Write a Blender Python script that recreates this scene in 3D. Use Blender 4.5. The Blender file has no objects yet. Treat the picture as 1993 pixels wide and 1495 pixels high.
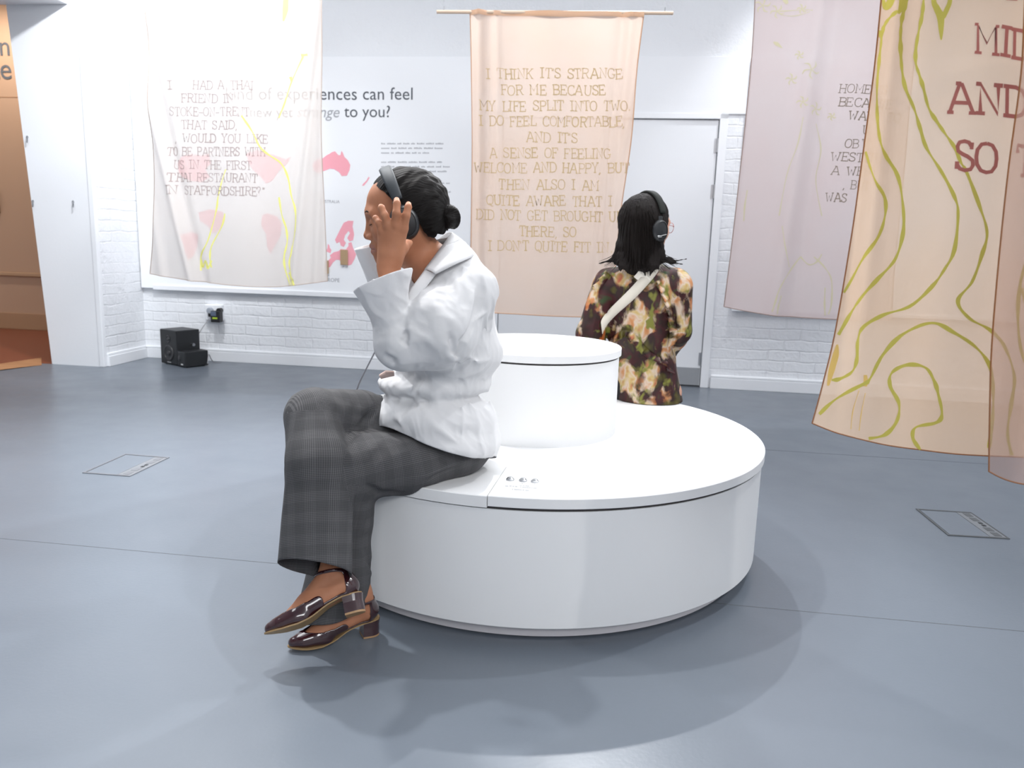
import bpy, bmesh, math, random
import numpy as np
from mathutils import Vector, Matrix
random.seed(7)
SC = bpy.context.scene
COL = SC.collection
# ------------------------------------------------------------------ camera
F_PX, PITCH, ROLL, CAM_H, WPX, HPX = 1519.1, 0.1822, 0.0309, 1.08, 996.5, 747.5
fw = np.array([0, math.cos(PITCH), -math.sin(PITCH)])
_r = np.array([1.0, 0, 0]); _u = np.cross(_r, fw)
rt = math.cos(ROLL)*_r + math.sin(ROLL)*_u
upv = -math.sin(ROLL)*_r + math.cos(ROLL)*_u
CAM = np.array([0, 0, CAM_H])
cam_d = bpy.data.cameras.new('camera'); cam_d.sensor_width = 36; cam_d.lens = 36*F_PX/1993
cam_d.clip_start = 0.05; cam_d.dof.use_dof = True; cam_d.dof.focus_distance = 2.15; cam_d.dof.aperture_fstop = 5.6
cam = bpy.data.objects.new('camera', cam_d); COL.objects.link(cam)
cam.matrix_world = Matrix(((rt[0], upv[0], -fw[0], 0), (rt[1], upv[1], -fw[1], 0), (rt[2], upv[2], -fw[2], CAM_H), (0, 0, 0, 1)))
SC.camera = cam
# ------------------------------------------------------------------ world, exposure, lights
SC.view_settings.view_transform = 'Standard'; SC.view_settings.look = 'None'
SC.view_settings.gamma = 1; SC.view_settings.use_curve_mapping = False
SC.view_settings.exposure = 0.0
w = bpy.data.worlds.new('world'); SC.world = w; w.use_nodes = True
w.node_tree.nodes['Background'].inputs[0].default_value = (0.8, 0.86, 1, 1)
w.node_tree.nodes['Background'].inputs[1].default_value = 0.05
def look(o, tgt):
    d = Vector(tgt) - o.location
    o.rotation_euler = d.to_track_quat('-Z', 'Y').to_euler()
def area(name, loc, tgt, sx, sy, power, color=(1, 1, 1)):
    l = bpy.data.lights.new(name, 'AREA'); l.shape = 'RECTANGLE'; l.size = sx; l.size_y = sy; l.energy = power; l.color = color
    o = bpy.data.objects.new(name, l); COL.objects.link(o); o.location = loc; look(o, tgt); return o
def spot(name, loc, tgt, power, ang, blend=0.4, rad=0.05, color=(1, 1, 1)):
    l = bpy.data.lights.new(name, 'SPOT'); l.spot_size = math.radians(ang); l.spot_blend = blend; l.shadow_soft_size = rad; l.energy = power; l.color = color
    o = bpy.data.objects.new(name, l); COL.objects.link(o); o.location = loc; look(o, tgt); return o
COOL = (0.965, 0.98, 1.0)
spot('track_spot_rear', (0.66, 5.25, 3.45), (-0.5, 2.4, 0.2), 300, 66, 0.7, 0.03, COOL)
spot('track_spot_right', (2.1, 3.2, 3.45), (-0.3, 2.3, 0.3), 150, 62, 0.7, 0.03, COOL)
spot('track_spot_corner', (-2.1, 4.6, 3.4), (-3.3, 6.4, 1.9), 290, 88, 0.6, 0.06, COOL)
spot('added_spot_corner_low', (-1.0, 4.4, 3.4), (-2.4, 5.4, 0.0), 120, 95, 0.8, 0.06, COOL)  # added spot, brightens the floor near the corner
spot('added_spot_top', (-0.75, 2.95, 3.45), (-0.3, 2.2, 0.8), 190, 60, 0.8, 0.05, (1, 0.98, 0.95))  # added overhead so the shirt folds show
spot('track_spot_side', (2.0, -0.2, 3.45), (0.2, 2.2, 0.5), 110, 80, 1.0, 0.04, (1, 0.975, 0.95))
spot('added_spot_wall', (2.7, 3.9, 3.45), (2.1, 6.0, 0.7), 35, 80, 0.9, 0.06, COOL)  # added to brighten the wall beside the door
spot('added_spot_brick', (1.95, 5.25, 3.5), (1.95, 5.9, 0.55), 130, 75, 0.9, 0.06, COOL)  # added behind the pink banner to lift the brick below it
area('fill_area_light', (0.3, 3.2, 3.5), (0.3, 3.2, 0), 5.0, 3.0, 100, COOL)  # added area light for general fill, no real ceiling panel
area('fill_area_light', (1.2, -2.8, 3.4), (0.0, 1.4, 0.3), 4.5, 1.6, 195, COOL)  # added low-angle fill from behind the camera for upright surfaces
spot('added_spot_floor', (-1.7, 3.6, 3.45), (-1.8, 2.5, 0.0), 390, 85, 0.9, 0.06, COOL)  # extra lamp put in to brighten the floor here
area('fill_area_light', (-2.6, 3.2, 3.5), (-2.6, 3.2, 0), 1.6, 3.0, 75, COOL)  # added fill over the side by the hall opening
# ------------------------------------------------------------------ geometry from the survey of the room
def ray(x, y):
    return fw*F_PX + (x-WPX)*rt - (y-HPX)*upv
def PY(x, y, Y):
    d = ray(x, y); return CAM + d*(Y/d[1])
def PZ(x, y, z):
    d = ray(x, y); return CAM + d*((z-CAM_H)/d[2])
def on_plane(x, y, p0, n):
    d = ray(x, y); return CAM + d*(np.dot(np.array(p0)-CAM, n)/np.dot(d, n))
AZ = -0.1368
E1 = np.array([math.cos(AZ), math.sin(AZ), 0]); E2 = np.array([-math.sin(AZ), math.cos(AZ), 0])
CORNER = np.array([-3.161, 6.614, 0.0])
def W(a, b, z=0.0):        # room frame (a along the back wall, b away from camera) -> world
    return CORNER + a*E1 + b*E2 + np.array([0, 0, z])
def wall_ab(x, y, b):      # pixel -> (a, z) on the plane at room depth b
    P = on_plane(x, y, CORNER + b*E2, E2); d = P-CORNER
    return float(d@E1), float(P[2])
ROOM = Matrix.Translation(Vector(CORNER)) @ Matrix.Rotation(AZ, 4, 'Z')
# ------------------------------------------------------------------ helpers
def link(o, parent=None):
    COL.objects.link(o)
    if parent is not None:
        o.parent = parent
        o.matrix_parent_inverse = parent.matrix_basis.inverted() if False else Matrix()
    return o
def tag(o, label, cat, group=None, kind=None):
    o['label'] = label; o['category'] = cat
    if group: o['group'] = group
    if kind: o['kind'] = kind
    return o
def empty(name, label=None, cat=None, loc=(0, 0, 0), group=None):
    o = bpy.data.objects.new(name, None); o.empty_display_size = 0.05; o.location = loc
    COL.objects.link(o)
    if label: tag(o, label, cat, group)
    return o
def from_arrays(name, V, Fs, mats, parent=None, smooth=True, local=False, mat_idx=None):
    """mesh object from vertex / face arrays given in world coordinates"""
    V = np.asarray(V, float)
    off = np.zeros(3)
    if parent is not None and not local:
        off = np.array(parent.matrix_basis.translation)
        pp = parent.parent
        while pp is not None:
            off = off + np.array(pp.matrix_basis.translation); pp = pp.parent
    org = np.zeros(3)
    if parent is None and not local:
        org = np.array([V[:, 0].mean(), V[:, 1].mean(), V[:, 2].min()])
    me = bpy.data.meshes.new(name)
    me.from_pydata((V-off-org).tolist(), [], [list(map(int, f)) for f in Fs]); me.update()
    for m in (mats if isinstance(mats, (list, tuple)) else [mats]): me.materials.append(m)
    if smooth: me.polygons.foreach_set('use_smooth', [True]*len(me.polygons))
    if mat_idx is not None: me.polygons.foreach_set('material_index', np.asarray(mat_idx, dtype=np.int32))
    o = bpy.data.objects.new(name, me); link(o, parent)
    if parent is None and not local: o.location = org
    return o
class MB:
    """collects shapes (in local coordinates) into one mesh"""
    def __init__(s): s.bm = bmesh.new()
    def box(s, x0, x1, y0, y1, z0, z1, bevel=0.0, M=None):
        r = bmesh.ops.create_cube(s.bm, size=1)
        T = Matrix.Translation(((x0+x1)/2, (y0+y1)/2, (z0+z1)/2)) @ Matrix.Diagonal((x1-x0, y1-y0, z1-z0, 1))
        if M is not None: T = M @ T
        bmesh.ops.transform(s.bm, matrix=T, verts=r['verts'])
        if bevel > 0:
            es = list({e for v in r['verts'] for e in v.link_edges})
            bmesh.ops.bevel(s.bm, geom=es, offset=bevel, segments=2, profile=0.5, affect='EDGES')
        return s
    def lathe(s, prof, seg=96, c=(0, 0), a0=0.0, a1=2*math.pi, M=None, cap=True):
        full = abs(a1-a0-2*math.pi) < 1e-6
        n = seg if full else seg+1
        rings = []
        for r, z in prof:
            ring = []
            for i in range(n):
                t = a0+(a1-a0)*i/seg
                p = Vector((c[0]+r*math.cos(t), c[1]+r*math.sin(t), z))
                if M is not None: p = M @ p
                ring.append(s.bm.verts.new(p))
            rings.append(ring)
        for k in range(len(rings)-1):
            for i in range(seg):
                j = (i+1) % n
                s.bm.faces.new((rings[k][i], rings[k][j], rings[k+1][j], rings[k+1][i]))
        if not full:
            for i in (0, n-1):
                vs = [r[i] for r in rings]
                if len(vs) > 2:
                    try: s.bm.faces.new(vs if i == 0 else vs[::-1])
                    except Exception: pass
        return s
    def cyl(s, p0, p1, r0, r1=None, seg=24, cap=True):
        r1 = r0 if r1 is None else r1
        p0, p1 = Vector(p0), Vector(p1); d = p1-p0
        M = Matrix.Translation(p0) @ d.to_track_quat('Z', 'Y').to_matrix().to_4x4()
        L = d.length
        return s.lathe([(0.0001, 0), (r0, 0), (r1, L), (0.0001, L)], seg, M=M)
    def tube(s, pts, r, seg=10):
        pts = [Vector(p) for p in pts]; n = len(pts)
        rr = r if isinstance(r, (list, tuple)) else [r]*n
        prev = None; rings = []
        for i, p in enumerate(pts):
            t = (pts[min(i+1, n-1)]-pts[max(i-1, 0)]).normalized()
            if prev is None:
                a = Vector((0, 0, 1)) if abs(t.z) < 0.9 else Vector((1, 0, 0))
                nrm = t.cross(a).normalized()
            else:
                nrm = (prev - t*prev.dot(t)).normalized()
            prev = nrm; b = t.cross(nrm)
            rings.append([s.bm.verts.new(p + (nrm*math.cos(2*math.pi*k/seg)+b*math.sin(2*math.pi*k/seg))*rr[i]) for k in range(seg)])
        for i in range(n-1):
            for k in range(seg):
                s.bm.faces.new((rings[i][k], rings[i][(k+1) % seg], rings[i+1][(k+1) % seg], rings[i+1][k]))
        s.bm.faces.new(rings[0][::-1]); s.bm.faces.new(rings[-1])
        return s
    def poly(s, pts, thick=None):
        vs = [s.bm.verts.new(p) for p in pts]
        f = s.bm.faces.new(vs)
        if thick is not None:
            r = bmesh.ops.extrude_face_region(s.bm, geom=[f])
            nv = [g for g in r['geom'] if isinstance(g, bmesh.types.BMVert)]
            bmesh.ops.translate(s.bm, vec=Vector(thick), verts=nv)
        return s
    def build(s, name, m, parent=None, smooth=False, matrix=None, loc=None):
        bmesh.ops.recalc_face_normals(s.bm, faces=s.bm.faces)
        me = bpy.data.meshes.new(name); s.bm.to_mesh(me); s.bm.free()
        for mm in (m if isinstance(m, (list, tuple)) else [m]): me.materials.append(mm)
        if smooth:
            me.polygons.foreach_set('use_smooth', [True]*len(me.polygons))
            try: me.set_sharp_from_angle(angle=math.radians(35))
            except Exception: pass
        o = bpy.data.objects.new(name, me); link(o, parent)
        if matrix is not None: o.matrix_basis = matrix
        if loc is not None: o.location = loc
        return o
def smooth_line(pts, n=8):
    """Catmull-Rom resampling of a 2D / 3D polyline"""
    P = np.asarray(pts, float); out = []
    for i in range(len(P)-1):
        p0 = P[max(i-1, 0)]; p1 = P[i]; p2 = P[i+1]; p3 = P[min(i+2, len(P)-1)]
        for k in range(n):
            t = k/n
            out.append(0.5*((2*p1)+(-p0+p2)*t+(2*p0-5*p1+4*p2-p3)*t*t+(-p0+3*p1-3*p2+p3)*t**3))
    out.append(P[-1]); return np.array(out)
# ------------------------------------------------------------------ materials
def mat(name, color=(0.8, 0.8, 0.8), rough=0.6, metal=0.0, spec=0.5, coat=0.0, bump=None, sheen=0.0):
    m = bpy.data.materials.new(name); m.use_nodes = True
    nt = m.node_tree; b = nt.nodes['Principled BSDF']
    b.inputs['Base Color'].default_value = (*color, 1); b.inputs['Roughness'].default_value = rough
    b.inputs['Metallic'].default_value = metal; b.inputs['Specular IOR Level'].default_value = spec
    b.inputs['Coat Weight'].default_value = coat; b.inputs['Coat Roughness'].default_value = 0.05
    b.inputs['Sheen Weight'].default_value = sheen
    if bump:
        sc, st = bump
        n = nt.nodes.new('ShaderNodeTexNoise'); n.inputs['Scale'].default_value = sc; n.inputs['Detail'].default_value = 5
        tc = nt.nodes.new('ShaderNodeTexCoord'); nt.links.new(tc.outputs['Object'], n.inputs['Vector'])
        bp = nt.nodes.new('ShaderNodeBump'); bp.inputs['Strength'].default_value = st; bp.inputs['Distance'].default_value = 0.01
        nt.links.new(n.outputs['Fac'], bp.inputs['Height']); nt.links.new(bp.outputs['Normal'], b.inputs['Normal'])
    return m
def nodes(m): return m.node_tree, m.node_tree.nodes['Principled BSDF']
def ramp(nt, fac, stops, interp='LINEAR'):
    r = nt.nodes.new('ShaderNodeValToRGB'); r.color_ramp.interpolation = interp
    els = r.color_ramp.elements
    while len(els) < len(stops): els.new(0.5)
    for e, (p, c) in zip(els, stops): e.position = p; e.color = (*c, 1) if len(c) == 3 else c
    nt.links.new(fac, r.inputs['Fac']); return r.outputs['Color']
def brick_mat(name, axis):
    m = mat(name, (0.8, 0.82, 0.85), 0.55); nt, b = nodes(m)
    tc = nt.nodes.new('ShaderNodeTexCoord'); sp = nt.nodes.new('ShaderNodeSeparateXYZ'); nt.links.new(tc.outputs['Object'], sp.inputs[0])
    cb = nt.nodes.new('ShaderNodeCombineXYZ'); nt.links.new(sp.outputs[axis], cb.inputs[0]); nt.links.new(sp.outputs[2], cb.inputs[1])
    wn = nt.nodes.new('ShaderNodeTexNoise'); wn.inputs['Scale'].default_value = 7; wn.inputs['Detail'].default_value = 3
    nt.links.new(tc.outputs['Object'], wn.inputs['Vector'])
    mx = nt.nodes.new('ShaderNodeVectorMath'); mx.operation = 'MULTIPLY_ADD'; mx.inputs[1].default_value = (0.035, 0.03, 0)
    nt.links.new(wn.outputs['Color'], mx.inputs[0]); nt.links.new(cb.outputs[0], mx.inputs[2])
    br = nt.nodes.new('ShaderNodeTexBrick'); br.inputs['Scale'].default_value = 1.0
    br.inputs['Brick Width'].default_value = 0.235; br.inputs['Row Height'].default_value = 0.082; br.inputs['Mortar Size'].default_value = 0.007
    br.inputs['Mortar Smooth'].default_value = 0.6
    br.inputs['Color1'].default_value = (1, 1, 1, 1); br.inputs['Color2'].default_value = (0.75, 0.75, 0.75, 1); br.inputs['Mortar'].default_value = (0.3, 0.3, 0.3, 1)
    nt.links.new(mx.outputs[0], br.inputs['Vector'])
    n1 = nt.nodes.new('ShaderNodeTexNoise'); n1.inputs['Scale'].default_value = 26; n1.inputs['Detail'].default_value = 6; n1.inputs['Roughness'].default_value = 0.65
    nt.links.new(tc.outputs['Object'], n1.inputs['Vector'])
    # pitted flakes in the paint
    n2 = nt.nodes.new('ShaderNodeTexNoise'); n2.inputs['Scale'].default_value = 9; n2.inputs['Detail'].default_value = 7
    nt.links.new(tc.outputs['Object'], n2.inputs['Vector'])
    pit = nt.nodes.new('ShaderNodeMapRange'); pit.inputs[1].default_value = 0.3; pit.inputs[2].default_value = 0.42; pit.inputs[3].default_value = 0; pit.inputs[4].default_value = 1
    nt.links.new(n2.outputs['Fac'], pit.inputs[0])
    n4 = nt.nodes.new('ShaderNodeTexNoise'); n4.inputs['Scale'].default_value = 1.6; n4.inputs['Detail'].default_value = 3; nt.links.new(tc.outputs['Object'], n4.inputs['Vector'])
    k1 = nt.nodes.new('ShaderNodeMapRange'); k1.inputs[1].default_value = 0.36; k1.inputs[2].default_value = 0.62; k1.inputs[3].default_value = 0.15; k1.inputs[4].default_value = 0.9; nt.links.new(n4.outputs['Fac'], k1.inputs[0])
    k2 = nt.nodes.new('ShaderNodeMapRange'); k2.inputs[1].default_value = 1.9; k2.inputs[2].default_value = 2.45; k2.inputs[3].default_value = 1.0; k2.inputs[4].default_value = 0.06; nt.links.new(sp.outputs[2], k2.inputs[0])
    km = nt.nodes.new('ShaderNodeMath'); km.operation = 'MULTIPLY'; nt.links.new(k1.outputs[0], km.inputs[0]); nt.links.new(k2.outputs[0], km.inputs[1])
    kb = nt.nodes.new('ShaderNodeMath'); kb.operation = 'MULTIPLY'; nt.links.new(km.outputs[0], kb.inputs[0]); nt.links.new(br.outputs['Color'], kb.inputs[1])
    a1 = nt.nodes.new('ShaderNodeMath'); a1.operation = 'MULTIPLY_ADD'; a1.inputs[1].default_value = 0.8
    nt.links.new(n1.outputs['Fac'], a1.inputs[0]); nt.links.new(kb.outputs[0], a1.inputs[2])
    a2 = nt.nodes.new('ShaderNodeMath'); a2.operation = 'MULTIPLY_ADD'; a2.inputs[1].default_value = 0.35
    nt.links.new(pit.outputs[0], a2.inputs[0]); nt.links.new(a1.outputs[0], a2.inputs[2])
    bp = nt.nodes.new('ShaderNodeBump'); bp.inputs['Strength'].default_value = 0.75; bp.inputs['Distance'].default_value = 0.009
    nt.links.new(a2.outputs[0], bp.inputs['Height']); nt.links.new(bp.outputs['Normal'], b.inputs['Normal'])
    # worn patches where bare stone shows
    n3 = nt.nodes.new('ShaderNodeTexNoise'); n3.inputs['Scale'].default_value = 3.1; n3.inputs['Detail'].default_value = 8; n3.inputs['Roughness'].default_value = 0.7
    nt.links.new(tc.outputs['Object'], n3.inputs['Vector'])
    c = ramp(nt, n3.outputs['Fac'], [(0.0, (0.8, 0.82, 0.85)), (0.69, (0.8, 0.82, 0.85)), (0.74, (0.62, 0.6, 0.56)), (1, (0.6, 0.56, 0.5))])
    nt.links.new(c, b.inputs['Base Color'])
    return m
def cloth_mat(name, color, transp=0.25, transl=0.45, weave=900, trans_col=None):
    m = bpy.data.materials.new(name); m.use_nodes = True; nt = m.node_tree
    nt.nodes.remove(nt.nodes['Principled BSDF']); out = nt.nodes['Material Output']
    d = nt.nodes.new('ShaderNodeBsdfDiffuse'); t = nt.nodes.new('ShaderNodeBsdfTranslucent'); tr = nt.nodes.new('ShaderNodeBsdfTransparent')
    d.inputs['Color'].default_value = (*color, 1); t.inputs['Color'].default_value = (*color, 1)
    tr.inputs['Color'].default_value = (*(trans_col or (1, 1, 1)), 1)
    tc = nt.nodes.new('ShaderNodeTexCoord')
    n = nt.nodes.new('ShaderNodeTexNoise'); n.inputs['Scale'].default_value = 2.5; n.inputs['Detail'].default_value = 3; nt.links.new(tc.outputs['Object'], n.inputs['Vector'])
    hs = nt.nodes.new('ShaderNodeHueSaturation'); hs.inputs['Color'].default_value = (*color, 1)
    mr = nt.nodes.new('ShaderNodeMapRange'); mr.inputs[3].default_value = 0.75; mr.inputs[4].default_value = 1.3
    nt.links.new(n.outputs['Fac'], mr.inputs[0]); nt.links.new(mr.outputs[0], hs.inputs['Saturation'])
    nt.links.new(hs.outputs['Color'], d.inputs['Color']); nt.links.new(hs.outputs['Color'], t.inputs['Color'])
    # woven threads: horizontal and vertical waves
    mp = nt.nodes.new('ShaderNodeMapping'); mp.inputs['Scale'].default_value = (weave, weave, weave/9); nt.links.new(tc.outputs['Object'], mp.inputs['Vector'])
    wn = nt.nodes.new('ShaderNodeTexNoise'); wn.inputs['Scale'].default_value = 1.0; wn.inputs['Detail'].default_value = 2; nt.links.new(mp.outputs[0], wn.inputs['Vector'])
    bp = nt.nodes.new('ShaderNodeBump'); bp.inputs['Strength'].default_value = 0.12; bp.inputs['Distance'].default_value = 0.002
    nt.links.new(wn.outputs['Fac'], bp.inputs['Height']); nt.links.new(bp.outputs['Normal'], d.inputs['Normal'])
    m1 = nt.nodes.new('ShaderNodeMixShader'); m1.inputs[0].default_value = transl; nt.links.new(d.outputs[0], m1.inputs[1]); nt.links.new(t.outputs[0], m1.inputs[2])
    m2 = nt.nodes.new('ShaderNodeMixShader'); m2.inputs[0].default_value = transp; nt.links.new(m1.outputs[0], m2.inputs[1]); nt.links.new(tr.outputs[0], m2.inputs[2])
    nt.links.new(m2.outputs[0], out.inputs['Surface'])
    return m
M_white = mat('white_paint', (0.82, 0.84, 0.87), 0.5, bump=(60, 0.05))
M_board = mat('white_board', (0.86, 0.88, 0.91), 0.6)
M_trim = mat('white_gloss_trim', (0.83, 0.85, 0.88), 0.35)
M_brick_back = brick_mat('painted_brick', 0)
M_brick_side = brick_mat('painted_brick_return', 1)
M_beige = mat('beige_wall_paint', (0.50, 0.33, 0.225), 0.7)
M_black = mat('black_plastic', (0.012, 0.013, 0.015), 0.45)
M_dark = mat('dark_grey_plastic', (0.03, 0.032, 0.035), 0.35)
M_rubber = mat('black_cone', (0.02, 0.02, 0.022), 0.3)
M_steel = mat('brushed_steel', (0.45, 0.46, 0.48), 0.35, 1.0)
M_grey_cable = mat('grey_cable', (0.32, 0.32, 0.34), 0.5)
M_ink = mat('dark_grey_ink', (0.10, 0.11, 0.13), 0.8)
M_ink_light = mat('light_grey_ink', (0.38, 0.39, 0.42), 0.8)
M_pink = mat('pink_print', (0.90, 0.40, 0.47), 0.8)
M_kraft = mat('brown_card', (0.42, 0.29, 0.17), 0.8)
M_bench = mat('white_laminate', (0.84, 0.845, 0.85), 0.62, spec=0.25, bump=(300, 0.01))
M_gap = mat('dark_joint', (0.05, 0.045, 0.045), 0.9)
# ================================================================== setting
def struct(name, mb, m, matrix=ROOM, smooth=False, label=None):
    o = mb.build(name, m, None, smooth, matrix); o['kind'] = 'structure'
    if label: o['label'] = label
    return o
CEIL = 3.6
# floor: grey painted boards with sheet seams and scuffs
m_floor = mat('grey_floor_paint', (0.29, 0.32, 0.36), 0.32); nt, b = nodes(m_floor)
tc = nt.nodes.new('ShaderNodeTexCoord')
n1 = nt.nodes.new('ShaderNodeTexNoise'); n1.inputs['Scale'].default_value = 1.7; n1.inputs['Detail'].default_value = 6; nt.links.new(tc.outputs['Object'], n1.inputs['Vector'])
c = ramp(nt, n1.outputs['Fac'], [(0.25, (0.132, 0.155, 0.186)), (0.75, (0.150, 0.172, 0.204))])
nt.links.new(c, b.inputs['Base Color'])
n2 = nt.nodes.new('ShaderNodeTexNoise'); n2.inputs['Scale'].default_value = 5; n2.inputs['Detail'].default_value = 8; nt.links.new(tc.outputs['Object'], n2.inputs['Vector'])
mr = nt.nodes.new('ShaderNodeMapRange'); mr.inputs[3].default_value = 0.24; mr.inputs[4].default_value = 0.42; nt.links.new(n2.outputs['Fac'], mr.inputs[0]); nt.links.new(mr.outputs[0], b.inputs['Roughness'])
n3 = nt.nodes.new('ShaderNodeTexNoise'); n3.inputs['Scale'].default_value = 90; n3.inputs['Detail'].default_value = 4; nt.links.new(tc.outputs['Object'], n3.inputs['Vector'])
bp = nt.nodes.new('ShaderNodeBump'); bp.inputs['Strength'].default_value = 0.06; bp.inputs['Distance'].default_value = 0.004; nt.links.new(n3.outputs['Fac'], bp.inputs['Height'])
nt.links.new(bp.outputs['Normal'], b.inputs['Normal'])
struct('floor', MB().box(-3.2, 7.2, -10, 0.0, -0.1, 0), m_floor)
# seams between the floor sheets
def seam(name, d, a0, a1):
    bb = d - float(CORNER @ E2)
    o = struct(name, MB().box(a0, a1, bb-0.0016, bb+0.0016, -0.001, 0.0006), M_seam); return o
M_seam = mat('floor_joint', (0.12, 0.13, 0.145), 0.7)
seam('trim_1', 2.311, -2.5, 6.9); seam('trim_2', 4.273, 3.7, 6.9)
# cross joint between floor sheets
s0 = PZ(1400, 1495, 0); 
struct('wall_back', MB().box(-0.0, 3.02, 0, 0.3, 0, CEIL).box(3.02, 4.70, 0, 0.3, 2.03, CEIL).box(4.70, 7.2, 0, 0.3, 0, CEIL), M_brick_back)
# smooth plaster over the door
struct('trim_3', MB().box(2.95, 4.86, -0.012, 0.0, 2.03, 2.43, 0.004), M_white)
# return wall with plain end face (tapers a little) and brick side
mb = MB()
zt = CEIL
pts_b = [(-0.43, -0.56, 0), (0, -0.56, 0), (0, 0, 0), (-0.43, 0, 0)]
pts_t = [(-0.63, -0.56, zt), (0, -0.56, zt), (0, 0, zt), (-0.63, 0, zt)]
vb = [mb.bm.verts.new(p) for p in pts_b]; vt = [mb.bm.verts.new(p) for p in pts_t]
for i in range(4):
    j = (i+1) % 4; mb.bm.faces.new((vb[i], vb[j], vt[j], vt[i]))
mb.bm.faces.new(vb[::-1]); mb.bm.faces.new(vt)
struct('wall_left', mb, M_white)
struct('trim_4', MB().box(0.0, 0.022, -0.545, 0.0, 0, CEIL), M_brick_side)
struct('trim_5', MB().box(-0.012, 0.03, -0.57, -0.53, 0, CEIL, 0.004), M_white)
# skirting
def skirt(name, x0, x1, y0, y1):
    return struct(name, MB().box(x0, x1, y0, y1, 0, 0.082, 0.003).box(x0, x1, y0+0.006 if y1-y0 < x1-x0 else y0, y1, 0.082, 0.105, 0.008), M_trim)
skirt('baseboard_back', 0.03, 2.98, -0.03, 0.0)
skirt('baseboard_right', 4.74, 7.2, -0.03, 0.0)
struct('baseboard_left', MB().box(0.022, 0.05, -0.53, 0, 0, 0.082, 0.003).box(0.022, 0.04, -0.53, 0, 0.082, 0.105, 0.006), M_trim)
# other walls, ceiling, bulkhead above the opening
struct('wall_right', MB().box(7.2, 7.4, -10, 0.3, 0, CEIL), M_white)
struct('wall_front', MB().box(-3.4, 7.4, -10.2, -10, 0, CEIL), M_white)
struct('wall_side', MB().box(-3.4, -3.2, -10, 2.0, 0, CEIL), M_white)
struct('ceiling', MB().box(-3.4, 7.4, -10, 1.8, CEIL, CEIL+0.1), M_white)
struct('trim_6', MB().box(-3.2, -0.078, -1.15, -0.562, 2.67, CEIL, 0.004), M_white, label='white boxed beam above the opening')
# --- neighbouring warm room seen through the opening
m_tile = mat('red_brown_floor', (0.21, 0.055, 0.026), 0.35); nt, b = nodes(m_tile)
struct('floor_hall', MB().box(-3.2, 0, 0.0, 1.5, -0.1, 0.0).box(-3.2, -0.42, -0.56, 0.0, -0.1, 0.001), m_tile)
m_thr = mat('oak_threshold', (0.45, 0.22, 0.10), 0.45); nt, b = nodes(m_thr)
tc = nt.nodes.new('ShaderNodeTexCoord'); mp = nt.nodes.new('ShaderNodeMapping'); mp.inputs['Scale'].default_value = (3, 40, 40); nt.links.new(tc.outputs['Object'], mp.inputs['Vector'])
nn = nt.nodes.new('ShaderNodeTexNoise'); nn.inputs['Scale'].default_value = 2; nn.inputs['Detail'].default_value = 5; nt.links.new(mp.outputs[0], nn.inputs['Vector'])
nt.links.new(ramp(nt, nn.outputs['Fac'], [(0.3, (0.32, 0.14, 0.06)), (0.7, (0.55, 0.29, 0.14))]), b.inputs['Base Color'])
th = MB(); A = [PZ(0, 721, 0), PZ(81, 711, 0), PZ(81, 697, 0), PZ(0, 709, 0)]
ext = [A[0]+(A[0]-A[1])*6, A[1], A[2], A[3]+(A[3]-A[2])*6]
for z in (0.004,): th.poly([(p[0], p[1], z) for p in ext], (0, 0, -0.006))
struct('trim_7', th, m_thr, Matrix())
tl = MB().poly([(p[0], p[1], 0.0012) for p in [ext[3], ext[2], W(-0.43, -0.2), W(-3.2, -0.2)]], (0, 0, -0.003))
struct('trim_8', tl, m_tile, Matrix())
hb = 1.272
struct('wall_hall', MB().box(-3.2, 0, hb, hb+0.2, 0, CEIL), M_beige)
struct('baseboard_hall', MB().box(-3.2, 0, hb-0.025, hb, 0, 0.17, 0.004), mat('beige_skirting', (0.42, 0.25, 0.14), 0.5))
struct('trim_9', MB().box(-3.2, 0, hb-0.03, hb, 0.555, 0.595, 0.008), mat('beige_dado_rail', (0.46, 0.29, 0.17), 0.5))
struct('wall_hall_end', MB().box(-0.04, 0.0, 0.0, hb, 0, CEIL), M_beige)
struct('trim_10', MB().box(-3.2, -0.2, hb-0.003, hb, 2.33, 2.335), mat('beige_panel_joint', (0.35, 0.19, 0.10), 0.7))
spot('hall_ceiling_spot', W(-2.0, 0.4, 3.4), W(-2.2, 1.2, 1.4), 140, 120, 0.8, 0.1, (1, 0.90, 0.79))
# --- text helper (built-in font, converted to mesh)
def text_mesh(name, body, size, m, parent=None, matrix=None, shear=0.0, align='LEFT', extrude=0.0004, spacing=1.0):
    cu = bpy.data.curves.new(name, 'FONT'); cu.body = body; cu.size = size; cu.shear = shear; cu.align_x = align; cu.extrude = extrude; cu.space_character = spacing; cu.resolution_u = 4
    t = bpy.data.objects.new(name, cu); COL.objects.link(t)
    dg = bpy.context.evaluated_depsgraph_get(); dg.update()
    me = bpy.data.meshes.new_from_object(t.evaluated_get(dg)); bpy.data.objects.remove(t)
    me.materials.clear(); me.materials.append(m); me.name = name
    o = bpy.data.objects.new(name, me); link(o, parent)
    if matrix is not None: o.matrix_basis = matrix
    return o
def room_plane(a, b, z):    # a frame on a wall facing the camera: x along wall, y up
    return ROOM @ Matrix.Translation((a, b, z)) @ Matrix.Rotation(math.pi/2, 4, 'X')
def width_of(o): return max(v.co.x for v in o.data.vertices)-min(v.co.x for v in o.data.vertices)
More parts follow.
